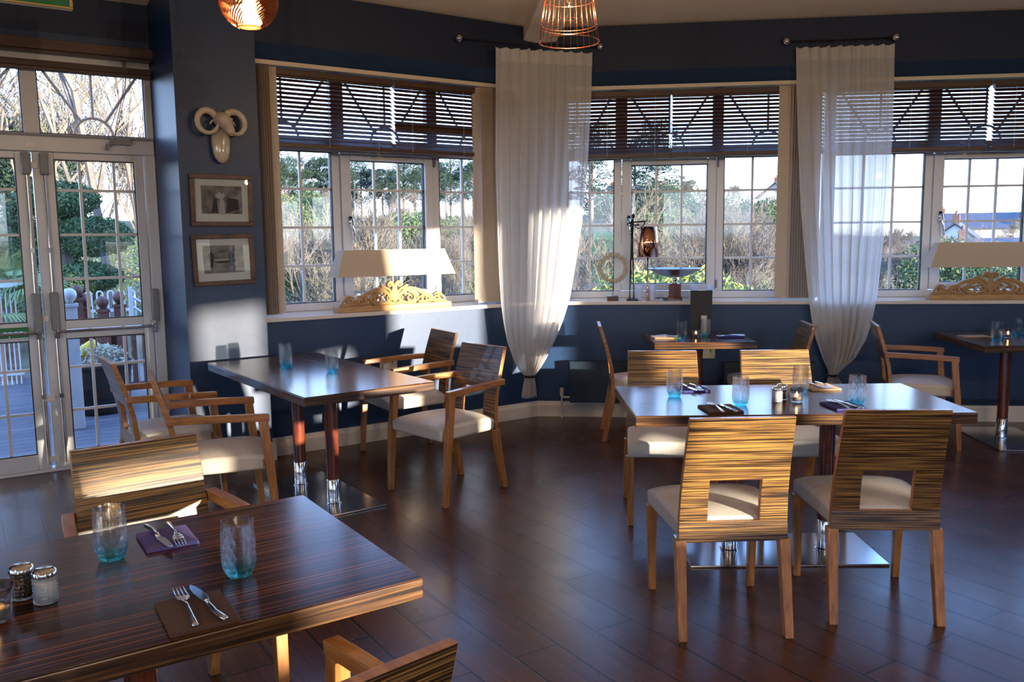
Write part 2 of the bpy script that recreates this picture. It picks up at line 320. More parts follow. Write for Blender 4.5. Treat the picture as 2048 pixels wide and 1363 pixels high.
# the pier with the pictures, its return beside the window and the splayed reveal beside the doors
pl = FP @ Vector((1.36, 0, 0)); pr = FP @ Vector((1.885, 0, 0)); lr = FL @ Vector((1.885, 0, 0)); dl = FD @ Vector((1.262, 0, 0)); dlb = FD @ Vector((1.262, .3, 0)); lrb = FL @ Vector((1.885, .45, 0))
b = MB()
pts = [pl, pr, lrb, dlb, dl]
vv = [(p.x, p.y, z) for z in (0, HEAD + .12, CEIL) for p in pts]
ff = []
mi = []
for lay in (0, 1):
    for i in range(5):
        j = (i + 1) % 5; ff.append((lay * 5 + i, lay * 5 + j, lay * 5 + 5 + j, lay * 5 + 5 + i)); mi.append(lay)
b.add(vv, ff); b.m = mi; struct(b.build('wall_pier', [M_['navy'], M_['navy']]))
E0 = FM @ Vector((M1, 0, 0))
def wall_pts(name, a, b_, z1=CEIL, holes=(), th=.3, ext=.3, m=None):
    a = Vector(a); b_ = Vector(b_); t = (b_ - a).normalized(); L = (b_ - a).length
    Fr = Matrix(((t.x, -t.y, 0, a.x), (t.y, t.x, 0, a.y), (0, 0, 1, 0), (0, 0, 0, 1)))
    return wall(name, Fr, -ext, L + ext, 0, z1, list(holes), th, m or NV, HEAD + .12), Fr, L
# east side of the pavilion, out of frame: unseen windows for the low sun, openings shaped to place its patches
EX = 6.5
def e_y(u): return (u - .682 * EX) / .731
_hol = [(u0, u1, z0, z1) for u0, u1, z0, z1 in ((.80, 1.62, .9, 1.57), (1.78, 2.08, .08, .72), (1.80, 2.06, .98, 1.32), (2.50, 3.12, .92, 1.92), (3.36, 3.80, .92, 1.49), (3.95, 4.93, .92, 2.30), (5.02, 5.62, .92, 2.36))]
EA = Vector((EX, 5.2)); EB = Vector((EX, -6.0))
holesE = [(EA.y - e_y(u1), EA.y - e_y(u0), z0, z1) for u0, u1, z0, z1 in _hol]
_, FN, LN = wall_pts('wall_northeast', (E0.x, E0.y), EA, holes=[(.25, 1.85, .985, 2.7)])  # its window is added, to let in more skylight
_, FE, LE = wall_pts('wall_right', EA, EB, holes=holesE)
HB = [(1.0 + 2.8 * k, 3.2 + 2.8 * k, .95, 2.6) for k in range(4)]  # unseen window openings added behind the camera as skylight fill
_, FB, LB = wall_pts('wall_back', EB, (-5.5, -6.0), holes=HB)
DW = FD @ Vector((-2.4, 0, 0))
HW = [(2.0, 4.0, .95, 2.6), (5.0, 7.0, .95, 2.6)]  # two more added openings, for fill from the west
_, FWW, LWW = wall_pts('wall_west', (-5.5, -6.0), (DW.x, DW.y), ext=.0, holes=HW)
for k, (Fx, (s0, s1, z0, z1)) in enumerate([(FE, h) for h in holesE] + [(FN, (.25, 1.85, .985, 2.7))] + [(FB, h) for h in HB] + [(FWW, h) for h in HW]):  # frames and panes for the unseen openings, added fill windows included
    r = thing('window_%d' % (k + 5), None, None, M=Fx); r['kind'] = 'structure'
    b = MB(); w = .05
    b.box(s0, s0 + w, .1, .17, z0, z1).box(s1 - w, s1, .1, .17, z0, z1).box(s0 + w, s1 - w, .1, .17, z0, z0 + w).box(s0 + w, s1 - w, .1, .17, z1 - w, z1)
    struct(b.build('window_frame', M_['upvc'], r))
    struct(MB().box(s0 + w, s1 - w, .13, .136, z0 + w, z1 - w).build('pane', M_['pane'], r))
r = thing('venetian_blind', 'brown slatted blind half lowered over a window to the right of the view', 'blind', M=FE)   # dims the beam that reaches the pier
a_, e_ = holesE[3][0] - .04, holesE[3][1] + .04; sb = MB()
for k in range(16):
    z = 1.50 + k * .03; tt = RD(25); dy, dz = .0225 * cos(tt), .0225 * sin(tt)
    sb.hexa([(a_, -.04 - dy, z - dz - .001), (e_, -.04 - dy, z - dz - .001), (e_, -.04 + dy, z + dz - .001), (a_, -.04 + dy, z + dz - .001)], [(a_, -.04 - dy, z - dz + .001), (e_, -.04 - dy, z - dz + .001), (e_, -.04 + dy, z + dz + .001), (a_, -.04 + dy, z + dz + .001)])
sb.build('slats', M_['brown'], r, fix=False); MB().box(a_, e_, -.065, -.015, 1.97, 2.02).build('headrail', M_['brown'], r)
# floor and ceiling
poly = [(E0.x, E0.y), (EX, 5.2), (EX, -6.0), (-5.5, -6.0), (DW.x, DW.y), tuple((FD @ Vector((1.262, 0, 0))).xy), tuple((FL @ Vector((LC, 0, 0))).xy)]
def grow(p, k=1.05): return (1 + (p[0] - 1) * k, .5 + (p[1] - .5) * k)
b = MB(); pg = [grow(p, 1.02) for p in poly]
b.add([(x, y, 0) for x, y in pg] + [(x, y, -.12) for x, y in pg], [tuple(range(7)), tuple(range(13, 6, -1))] + [(i, i + 7, (i + 1) % 7 + 7, (i + 1) % 7) for i in range(7)])
struct(b.build('floor', M_['floor']))
APEX = (1.5, 0, 4.75)
pc = [(x, y) for x, y in [(E0.x, E0.y), (EX, 5.2), (EX, -6.0), (-5.5, -6.0), (DW.x, DW.y)]] + [tuple((FL @ Vector((1.0, 0, 0))).xy), tuple((FL @ Vector((LC, 0, 0))).xy)]
b = MB(); kk = 1.07
def roof(z): 
    o = [(APEX[0] + (x - APEX[0]) * kk, APEX[1] + (y - APEX[1]) * kk, CEIL + z - (kk - 1) * (APEX[2] - CEIL)) for x, y in pc]; return o
b.add(roof(0) + [APEX] + roof(.1) + [(APEX[0], APEX[1], APEX[2] + .1)], [(i, (i + 1) % 7, 7) for i in range(7)] + [((i + 1) % 7 + 8, i + 8, 15) for i in range(7)] + [(i, i + 8, (i + 1) % 7 + 8, (i + 1) % 7) for i in range(7)])
struct(b.build('ceiling', M_['cream'], fix=False))
cornerLM = FL @ Vector((LC, 0, 0))
def hip(x, y, nm, drop=.12, wd=.27):
    a = Vector((x, y, CEIL)); e = Vector(APEX); t = (e - a); h = Vector((t.x, t.y, 0)).normalized(); sd = Vector((-h.y, h.x, 0)) * wd / 2; e = a + t * .9
    a = a - h * .05 - Vector((0, 0, .02)); up = Vector((0, 0, .06)); dn = Vector((0, 0, -drop))
    bb = MB(); bb.hexa([a - sd + dn, a + sd + dn, a + sd + up, a - sd + up], [e - sd + dn, e + sd + dn, e + sd + up, e - sd + up])
    return struct(bb.build(nm, M_['cream']))
hip(cornerLM.x + .02, cornerLM.y, 'ceiling_beam')
for i, (x, y) in enumerate(pc[:5]): hip(x, y, 'ceiling_beam')
# boxed bulkhead above the windows, with its lower chamfer
def bulk(nm, Fr, s0, s1):
    bb = MB(); bb.add([(s0, 0, HEAD + .0), (s1, 0, HEAD + .0), (s1, -.06, HEAD + .11), (s0, -.06, HEAD + .11), (s0, -.06, CEIL), (s1, -.06, CEIL), (s0, .05, CEIL), (s1, .05, CEIL), (s0, .05, HEAD), (s1, .05, HEAD)],
                      [(0, 1, 2, 3), (3, 2, 5, 4), (4, 5, 7, 6), (6, 7, 9, 8), (8, 9, 1, 0), (0, 3, 4, 6, 8), (1, 9, 7, 5, 2)])
    bb.m = [0, 1, 1, 1, 0, 1, 1]
    o = bb.build(nm, NV); o.matrix_world = Fr; struct(o)
bulk('trim_1', FL, 1.885, LC - .02); bulk('trim_2', FM, M0 + .02, M1)
# baseboards
def baseb(nm, Fr, s0, s1, h=.13, t=.022):
    bb = MB(); bb.prism([(-t, 0), (0, 0), (0, h), (-t * .35, h), (-t * .5, h - .02), (-t, h - .035)], s0, s1, M=Matrix(((0, 1, 0, 0), (1, 0, 0, 0), (0, 0, 1, 0), (0, 0, 0, 1))))
    o = bb.build(nm, M_['trimw'], fix=True); o.matrix_world = Fr; struct(o)
baseb('baseboard_left', FL, 1.90, LC); baseb('baseboard_middle', FM, M0, M1); baseb('baseboard_pier', FP, 1.36, 1.907)
_a, _b = FP @ Vector((1.885, 0, 0)), FL @ Vector((1.885, 0, 0)); _t = (_b - _a).normalized()
Fr = Matrix(((_t.x, -_t.y, 0, _a.x), (_t.y, _t.x, 0, _a.y), (0, 0, 1, 0), (0, 0, 0, 1))); baseb('baseboard_return', Fr, -.02, .10)
# sills
def sill(nm, Fr, s0, s1):
    o = MB().box(s0, s1, -.035, .44, SILL, .985).build(nm, M_['sillw'], bevel=.006); o.matrix_world = Fr; struct(o)
sill('trim_3', FL, 1.89, LC + .0); sill('trim_4', FM, M0 - .0, M1)

# ------------------------------------------------------------------ windows
GY = .42
def window(nm, Fr, c, xl, xr):
    root = thing(nm, None, None, M=Fr); root['kind'] = 'structure'
    y0, y1 = GY - .035, GY + .035; z0, z1 = .985, 2.79
    A0, A1, B0, B1, C0, C1_ = max(c - 1.20, xl + .06), c - .472, c - .324, c + .324, c + .464, min(c + 1.194, xr - .06)
    b = MB()
    b.box(xl, xr, y0, y1, z0, 1.045).box(xl, xr, y0, y1, 2.72, z1).box(xl, xr, y0, y1, 2.185, 2.275)
    b.box(xl, A0, y0, y1, 1.045, 2.185).box(C1_, xr, y0, y1, 1.045, 2.185).box(A1, c - .408, y0, y1, 1.045, 2.185).box(c + .40, C0, y0, y1, 1.045, 2.185)
    b.box(xl, A0, y0, y1, 2.275, 2.72).box(C1_, xr, y0, y1, 2.275, 2.72).box(A1 + .01, c - .36, y0, y1, 2.275, 2.72).box(c + .36, C0 - .01, y0, y1, 2.275, 2.72)
    struct(b.build('window_frame', M_['upvc'], root, bevel=.006))
    b = MB(); ys = y0 - .022                       # opening sash
    b.box(c - .404, B0, ys, y1 - .01, 1.05, 2.18).box(B1, c + .396, ys, y1 - .01, 1.05, 2.18).box(B0, B1, ys, y1 - .01, 1.05, 1.107).box(B0, B1, ys, y1 - .01, 2.13, 2.18)
    struct(b.build('sash', M_['upvc'], root, bevel=.008))
    panes = [(A0, A1, 1.045, 2.185), (B0, B1, 1.107, 2.13), (C0, C1_, 1.045, 2.185)]
    trans = [(A0, A1), (c - .36, c + .36), (C0, C1_)]
    for (a, e, g0, g1) in panes:
        g = struct(MB().box(a - .005, e + .005, GY - .003, GY + .003, g0 - .005, g1 + .005).build('pane', M_['pane'], root, fix=False))
        gb = MB(); w = .009
        nc = 3 if e - a > .6 or e - a > .5 else 2
        for i in range(1, nc):
            x = a + (e - a) * i / nc if nc == 3 else e - .243
            gb.box(x - w, x + w, GY - .011, GY + .011, g0, g1)
        for z in (1.327, 1.617, 1.906): gb.box(a, e, GY - .010, GY + .010, z - w, z + w)
        struct(gb.build('glazing_bars', M_['upvc'], root))
        rb = MB(); q = .006
        rb.box(a, a + q, y0 + .004, y1 - .03, g0, g1).box(e - q, e, y0 + .004, y1 - .03, g0, g1).box(a, e, y0 + .004, y1 - .03, g0, g0 + q).box(a, e, y0 + .004, y1 - .03, g1 - q, g1)
        struct(rb.build('gasket', M_['gasket'], root))
    for (a, e) in trans:
        struct(MB().box(a - .005, e + .005, GY - .003, GY + .003, 2.27, 2.725).build('pane', M_['pane'], root, fix=False))
        gb = MB(); m = (a + e) / 2; rr = .125
        arc = [(m + rr * cos(pi * k / 12), GY, 2.275 + rr * sin(pi * k / 12)) for k in range(13)]
        gb.tube(arc, .010, 6); gb.tube([(m, GY, 2.275 + rr), (m, GY, 2.72)], .010, 6)
        for sg in (-1, 1): gb.tube([(m + sg * rr * .74, GY, 2.275 + rr * .67), (m + sg * (e - a) * .46, GY, 2.72)], .010, 6)
        struct(gb.build('fan_bars', M_['upvc'], root))
    # handle on the sash, trickle vent, hinge
    hb = MB(); hx = c - .345; hb.box(hx - .014, hx + .014, ys - .014, ys, 1.615, 1.70); hb.tube([(hx, ys - .012, 1.67), (hx, ys - .045, 1.67), (hx + .004, ys - .05, 1.63), (hx + .012, ys - .05, 1.56), (hx + .022, ys - .046, 1.50)], [.009, .009, .011, .010, .007], 8)
    h = struct(hb.build('handle', M_['chrome'], root, smooth=True))
    struct(MB().prism([(c - .17, 2.148), (c - .13, 2.142), (c + .15, 2.142), (c + .18, 2.148), (c + .15, 2.160), (c - .13, 2.160)], ys - .012, ys).build('trickle_vent', M_['trimw'], root))
    for zz in (1.07, 2.10): struct(MB().box(c + .40, c + .416, ys - .008, ys + .01, zz, zz + .07).build('hinge', M_['grey'], root))
    return root
window('window_1', FL, C1, 1.80, LC + .06)
window('window_2', FM, C2, M0 - .05, 1.74)
window('window_3', FM, C3, 1.78, M1)

def venetian(Fr, s0, s1, label, skip=None, tilt=30):
    r = thing('venetian_blind', label, 'blind', M=Fr, group='brown wooden venetian blinds')
    y = .05
    MB().box(s0, s1, y - .035, y - .022, 2.655, 2.70).build('valance', M_['brown'], r, bevel=.003)
    MB().box(s0 + .004, s1 - .004, y - .018, y + .03, 2.645, 2.695).build('headrail', M_['brown'], r)
    sb = MB(); n = 15; p = .0297
    for i in range(n):
        z = 2.628 - i * p; tt = RD(tilt + (35 if skip is not None and i == skip else 0)); hw = .0240
        dy, dz = hw * cos(tt), hw * sin(tt); k = .0013
        sb.hexa([(s0 + .006, y - dy, z - dz - k), (s1 - .006, y - dy, z - dz - k), (s1 - .006, y + dy, z + dz - k), (s0 + .006, y + dy, z + dz - k)],
                [(s0 + .006, y - dy, z - dz + k), (s1 - .006, y - dy, z - dz + k), (s1 - .006, y + dy, z + dz + k), (s0 + .006, y + dy, z + dz + k)])
    sb.build('slats', M_['brown'], r, fix=False)
    MB().box(s0, s1, y - .024, y + .024, 2.168, 2.196).build('bottom_rail', M_['brown'], r, bevel=.004)
    L = s1 - s0
    for f in (.12, .5, .88):
        x = s0 + L * f
        MB().tube([(x, y - .024, 2.66), (x, y - .024, 2.18)], .0012, 4).tube([(x, y + .024, 2.66), (x, y + .024, 2.18)], .0012, 4).build('ladder_cord', M_['white'], r)
    return r
vens = [(FL, 1.93, C1 - .115, 'left half of the blind above the carved lamp in the left window', None), (FL, C1 - .10, LC - .08, 'right half of the blind above the carved lamp, with one slat flipped shut', 9),
        (FM, M0 + .08, C2 - .02, 'brown blind half next to the corner curtain, over the middle window', None), (FM, C2 - .008, 1.70, 'brown blind half above the silver bowl in the middle window', None),
        (FM, 1.76, C3 - .13, 'brown blind half right of the second curtain in the right window', None), (FM, C3 - .10, M1 - .05, 'brown blind half above the cut off carved lamp at the right edge', None)]
for i, (Fr, a, e, lb, sk) in enumerate(vens): venetian(Fr, a, e, lb, sk, 31 + i % 3 * 2)
# blind tracks (cream) and the folded vertical blinds
for i, (Fr, a, e, lb) in enumerate([(FL, 1.90, LC - .12, 'cream blind track along the top of the left window'), (FM, M0 + .12, 1.70, 'cream blind track along the top of the middle window'), (FM, 1.74, M1 - .03, 'cream blind track along the top of the right window')]):
    o = MB().box(a, e, -.03, .012, 2.706, 2.736).build('blind_track', M_['trimw'], bevel=.003); o.matrix_world = Fr; tag(o, lb, 'blind track', 'cream blind tracks')
def louvres(Fr, xs, label):
    r = thing('vertical_blind', label, 'blind', M=Fr, group='folded cream vertical blinds')
    for (x, w, a) in xs:
        b = MB(); aa = RD(a); nn = 8; L = []
        for k in range(nn + 1):
            q = -w / 2 + w * k / nn; bow = .006 * (1 - (2 * k / nn - 1) ** 2)
            L.append((x + q * cos(aa) - bow * sin(aa), -.0 + q * sin(aa) + bow * cos(aa)))
        v = [(px, py, z) for z in (1.012, 2.70) for px, py in L] + [(px, py + .0012, z) for z in (1.012, 2.70) for px, py in L]
        f = [(k, k + 1, nn + 2 + k, nn + 1 + k) for k in range(nn)] + [(2 * nn + 2 + k + 1, 2 * nn + 2 + k, 3 * nn + 3 + k, 3 * nn + 4 + k) for k in range(nn)]
        o = b.add(v, f).build('louvre', M_['louvre'], r, smooth=True, fix=False)
        MB().box(x - .012, x + .012, -.004, .004, 1.004, 1.03).build('weight', M_['louvre'], r)
    b = MB(); 
    for k in range(len(xs) - 1):
        (x0, _, _), (x1, _, _) = xs[k], xs[k + 1]
        for oy in (-.012, .012): b.tube([(x0, oy, 1.02), ((x0 + x1) / 2, oy, 1.006), (x1, oy, 1.02)], .0018, 5)
    b.build('bottom_chain', M_['white'], r)
    return r
louvres(FL, [(1.908 + .015 * k, .085, -72) for k in range(6)] + [(2.015, .09, 6)], 'cream vertical blind folded against the pier with the pictures')
louvres(FL, [(3.665 + .0215 * k, .085, -62) for k in range(15)], 'cream vertical blind stack left of the corner curtain')
louvres(FM, [(1.375, .09, -8)] + [(1.42 + .02 * k, .085, -66) for k in range(12)], 'pinkish cream vertical blind left of the second curtain')

# ------------------------------------------------------------------ doors
dr = thing('door_1', None, None, M=FD); dr['kind'] = 'structure'
b = MB(); yf0, yf1 = .02, .10
b.box(-.36, 1.26, yf0, yf1, 2.11, 2.225).box(-.36, 1.26, yf0, yf1, 2.68, 2.74).box(1.19, 1.262, yf0, yf1, 0, 2.11).box(1.215, 1.262, yf0, yf1, 2.225, 2.68).box(-.36, -.30, yf0, yf1, 0, 2.68).box(.48, .572, yf0, yf1, 2.225, 2.68)
b.box(-.36, 1.26, yf0, yf1 + .03, 0, .022)
struct(b.build('door_frame', M_['alu'], dr, bevel=.006))
for (a, e) in ((-.30, .48), (.572, 1.215)):
    struct(MB().box(a, e, .057, .063, 2.225, 2.68).build('pane', M_['pane'], dr, fix=False))
    gb = MB(); m = (a + e) / 2; rr = .118
    gb.tube([(m + rr * cos(pi * k / 12), .06, 2.225 + rr * sin(pi * k / 12)) for k in range(13)], .009, 6).tube([(m, .06, 2.225 + rr), (m, .06, 2.68)], .009, 6)
    for sg in (-1, 1): gb.tube([(m + sg * rr * .62, .06, 2.225 + rr * .8), (m + sg * (e - a) * .47, .06, 2.66)], .009, 6)
    struct(gb.build('fan_bars', M_['alu'], dr))
    rb = MB(); q = .006; rb.box(a, a + q, .03, .05, 2.225, 2.68).box(e - q, e, .03, .05, 2.225, 2.68).box(a, e, .03, .05, 2.225, 2.225 + q); struct(rb.build('gasket', M_['gasket'], dr))
def leaf(nm, x0, x1, g0, g1, sign):
    r = thing(nm, None, None, M=FD); r['kind'] = 'structure'
    b = MB(); y0, y1 = .03, .09
    b.box(x0, g0, y0, y1, .022, 2.108).box(g1, x1, y0, y1, .022, 2.108).box(g0, g1, y0, y1, 2.062, 2.108).box(g0, g1, y0, y1, .888, 1.008).box(g0, g1, y0, y1, .022, .128)
    struct(b.build('door_leaf', M_['alu'], r, bevel=.006))
    for (za, zb, bars) in ((1.008, 2.062, (1.283, 1.575, 1.866)), (.128, .888, (.40, .692))):
        struct(MB().box(g0, g1, .057, .063, za, zb).build('pane', M_['pane'], r, fix=False))
        gb = MB()
        for x in (g0 + (g1 - g0) * .31, g0 + (g1 - g0) * .74): gb.box(x - .009, x + .009, .05, .07, za, zb)
        for z in bars: gb.box(g0, g1, .051, .069, z - .009, z + .009)
        struct(gb.build('glazing_bars', M_['alu'], r))
        rb = MB(); q = .006
        rb.box(g0, g0 + q, .034, .05, za, zb).box(g1 - q, g1, .034, .05, za, zb).box(g0, g1, .034, .05, za, za + q).box(g0, g1, .034, .05, zb - q, zb); struct(rb.build('gasket', M_['gasket'], r))
    # push bar with its end boxes and the vertical latch rods
    pb = MB(); pb.box(g0 - .075, g0 - .04, -.02, .03, .90, .985); pb.box(g1 + .04, g1 + .075, -.02, .03, .90, .985)
    pb.tube([(g0 - .055, -.035, .945), (g1 + .055, -.035, .945)], .011, 10); pb.box(g0 - .07, g0 - .045, -.04, -.01, .93, .96).box(g1 + .045, g1 + .07, -.04, -.01, .93, .96)
    struct(pb.build('push_bar', M_['steel'], r, bevel=.003))
    rx = g0 - .058 if sign > 0 else g1 + .058
    rb = MB(); rb.tube([(rx, .012, .06), (rx, .012, .92)], .008, 8).tube([(rx, .012, .99), (rx, .012, 2.06)], .008, 8)
    rb.box(rx - .012, rx + .012, .0, .03, .50, .53).box(rx - .012, rx + .012, .0, .03, 1.46, 1.49)
    struct(rb.build('latch_rod', M_['steel'], r))
    lb = MB(); lb.box(rx - .026, rx + .026, -.025, .03, .95, 1.20).box(rx - .026, rx + .026, -.02, .03, 1.96, 2.10); struct(lb.build('latch_case', M_['grey'], r, bevel=.008))
    ob = MB(); hx = (g1 + .075) if sign > 0 else (g0 - .075)
    ob.box(hx - .022, hx + .022, -.02, .03, .97, 1.20); struct(ob.build('latch_case', M_['grey'], r, bevel=.008))
    return r
leaf('door_2', .515, 1.185, .638, 1.125, 1)
dl_ = leaf('door_3', -.29, .497, -.16, .418, -1)
b = MB()
for z in (.09, .50, 1.03, 2.02, 2.15): b.box(.478, .545, .015, .034, z - .02, z + .02)
struct(b.build('door_hinge_plates', M_['white'], dr, bevel=.003))
b = MB(); b.box(-.36, 1.26, .005, .02, 2.205, 2.22); b.box(.98, 1.10, -.03, .02, 2.17, 2.215).tube([(1.0, -.02, 2.18), (.96, -.03, 2.165), (.95, -.03, 2.13)], .012, 6)
struct(b.build('door_closer', M_['grey'], dr))
# green push sign with "open"
def text(s, size, M, m, parent=None, name='lettering', ext=.0008, align='CENTER'):
    cu = bpy.data.curves.new(name, 'FONT'); cu.body = s; cu.size = size; cu.extrude = ext; cu.align_x = align; cu.align_y = 'CENTER'; cu.resolution_u = 3
    o = bpy.data.objects.new(name, cu); COL.objects.link(o); o.data.materials.append(m)
    if parent: o.parent = parent
    dg = bpy.context.evaluated_depsgraph_get(); me = bpy.data.meshes.new_from_object(o.evaluated_get(dg)); bpy.data.objects.remove(o)
    o = bpy.data.objects.new(name, me); COL.objects.link(o)
    if parent: o.parent = parent
    o.matrix_local = M; return o
M_['green'] = mat('green sign', (.01, .16, .05), .4); M_['signw'] = mat('white sign letters', (.75, .8, .75), .5)
sg = thing('door_sign', 'green sign reading open on the left glass door', 'sign', M=FD @ Matrix.Translation((.20, -.005, .95)))
MB().box(-.22, .22, 0, .004, -.032, .034).build('sign_board', M_['green'], sg)
RX = Matrix.Rotation(pi / 2, 4, 'X')
text('open', .06, Matrix.Translation((.13, -.001, .0)) @ RX, M_['signw'], sg)
# rolled up blind above the doors
r = thing('venetian_blind', 'brown wooden blind pulled up above the glass doors', 'blind', M=FD)
MB().box(-.38, 1.275, -.075, -.06, 2.735, 2.80).build('valance', M_['brown'], r, bevel=.003)
MB().box(-.37, 1.26, -.05, .0, 2.72, 2.78).build('headrail', M_['brown'], r)
sb = MB()
for k in range(9): sb.box(-.36, 1.25, -.05, .0, 2.635 + k * .0042, 2.6385 + k * .0042)
sb.build('slats', M_['brown'], r); MB().box(-.36, 1.25, -.05, .0, 2.61, 2.632).build('bottom_rail', M_['brown'], r, bevel=.003)
MB().tube([(1.09, -.04, 2.72), (1.07, -.045, 2.5), (1.02, -.045, 2.30), (1.0, -.04, 2.2)], .0025, 5).tube([(1.10, -.04, 2.72), (1.085, -.04, 2.5), (1.04, -.045, 2.33), (1.0, -.045, 2.2)], .0025, 5).build('pull_cord', M_['brown'], r)
# hanging exit sign, cut by the top of the picture
r = thing('exit_sign', 'green emergency sign in a brass frame, cut off top left', 'sign', M=frame(TL, 4.6) @ Matrix.Translation((.355, 0, 2.69)))
MB().box(-.27, .27, -.012, .012, -.08, .10).build('sign_panel', M_['green'], r)
b = MB(); b.box(-.285, .285, -.02, .02, -.090, -.08).box(-.285, -.27, -.02, .02, -.08, .10).box(.27, .285, -.02, .02, -.08, .10).box(-.285, .285, -.02, .02, .10, .115); b.build('sign_frame', M_['brass'], r, bevel=.002)
MB().box(-.25, .16, -.014, -.012, -.055, -.05).box(.2, .24, -.014, -.012, -.05, .05).build('sign_marking', M_['signw'], r)
b = MB(); b.tube([(-.2, 0, .115), (-.2, 0, .95)], .006, 6).tube([(.2, 0, .115), (.2, 0, .95)], .006, 6); b.build('hanging_rod', M_['brass'], r)
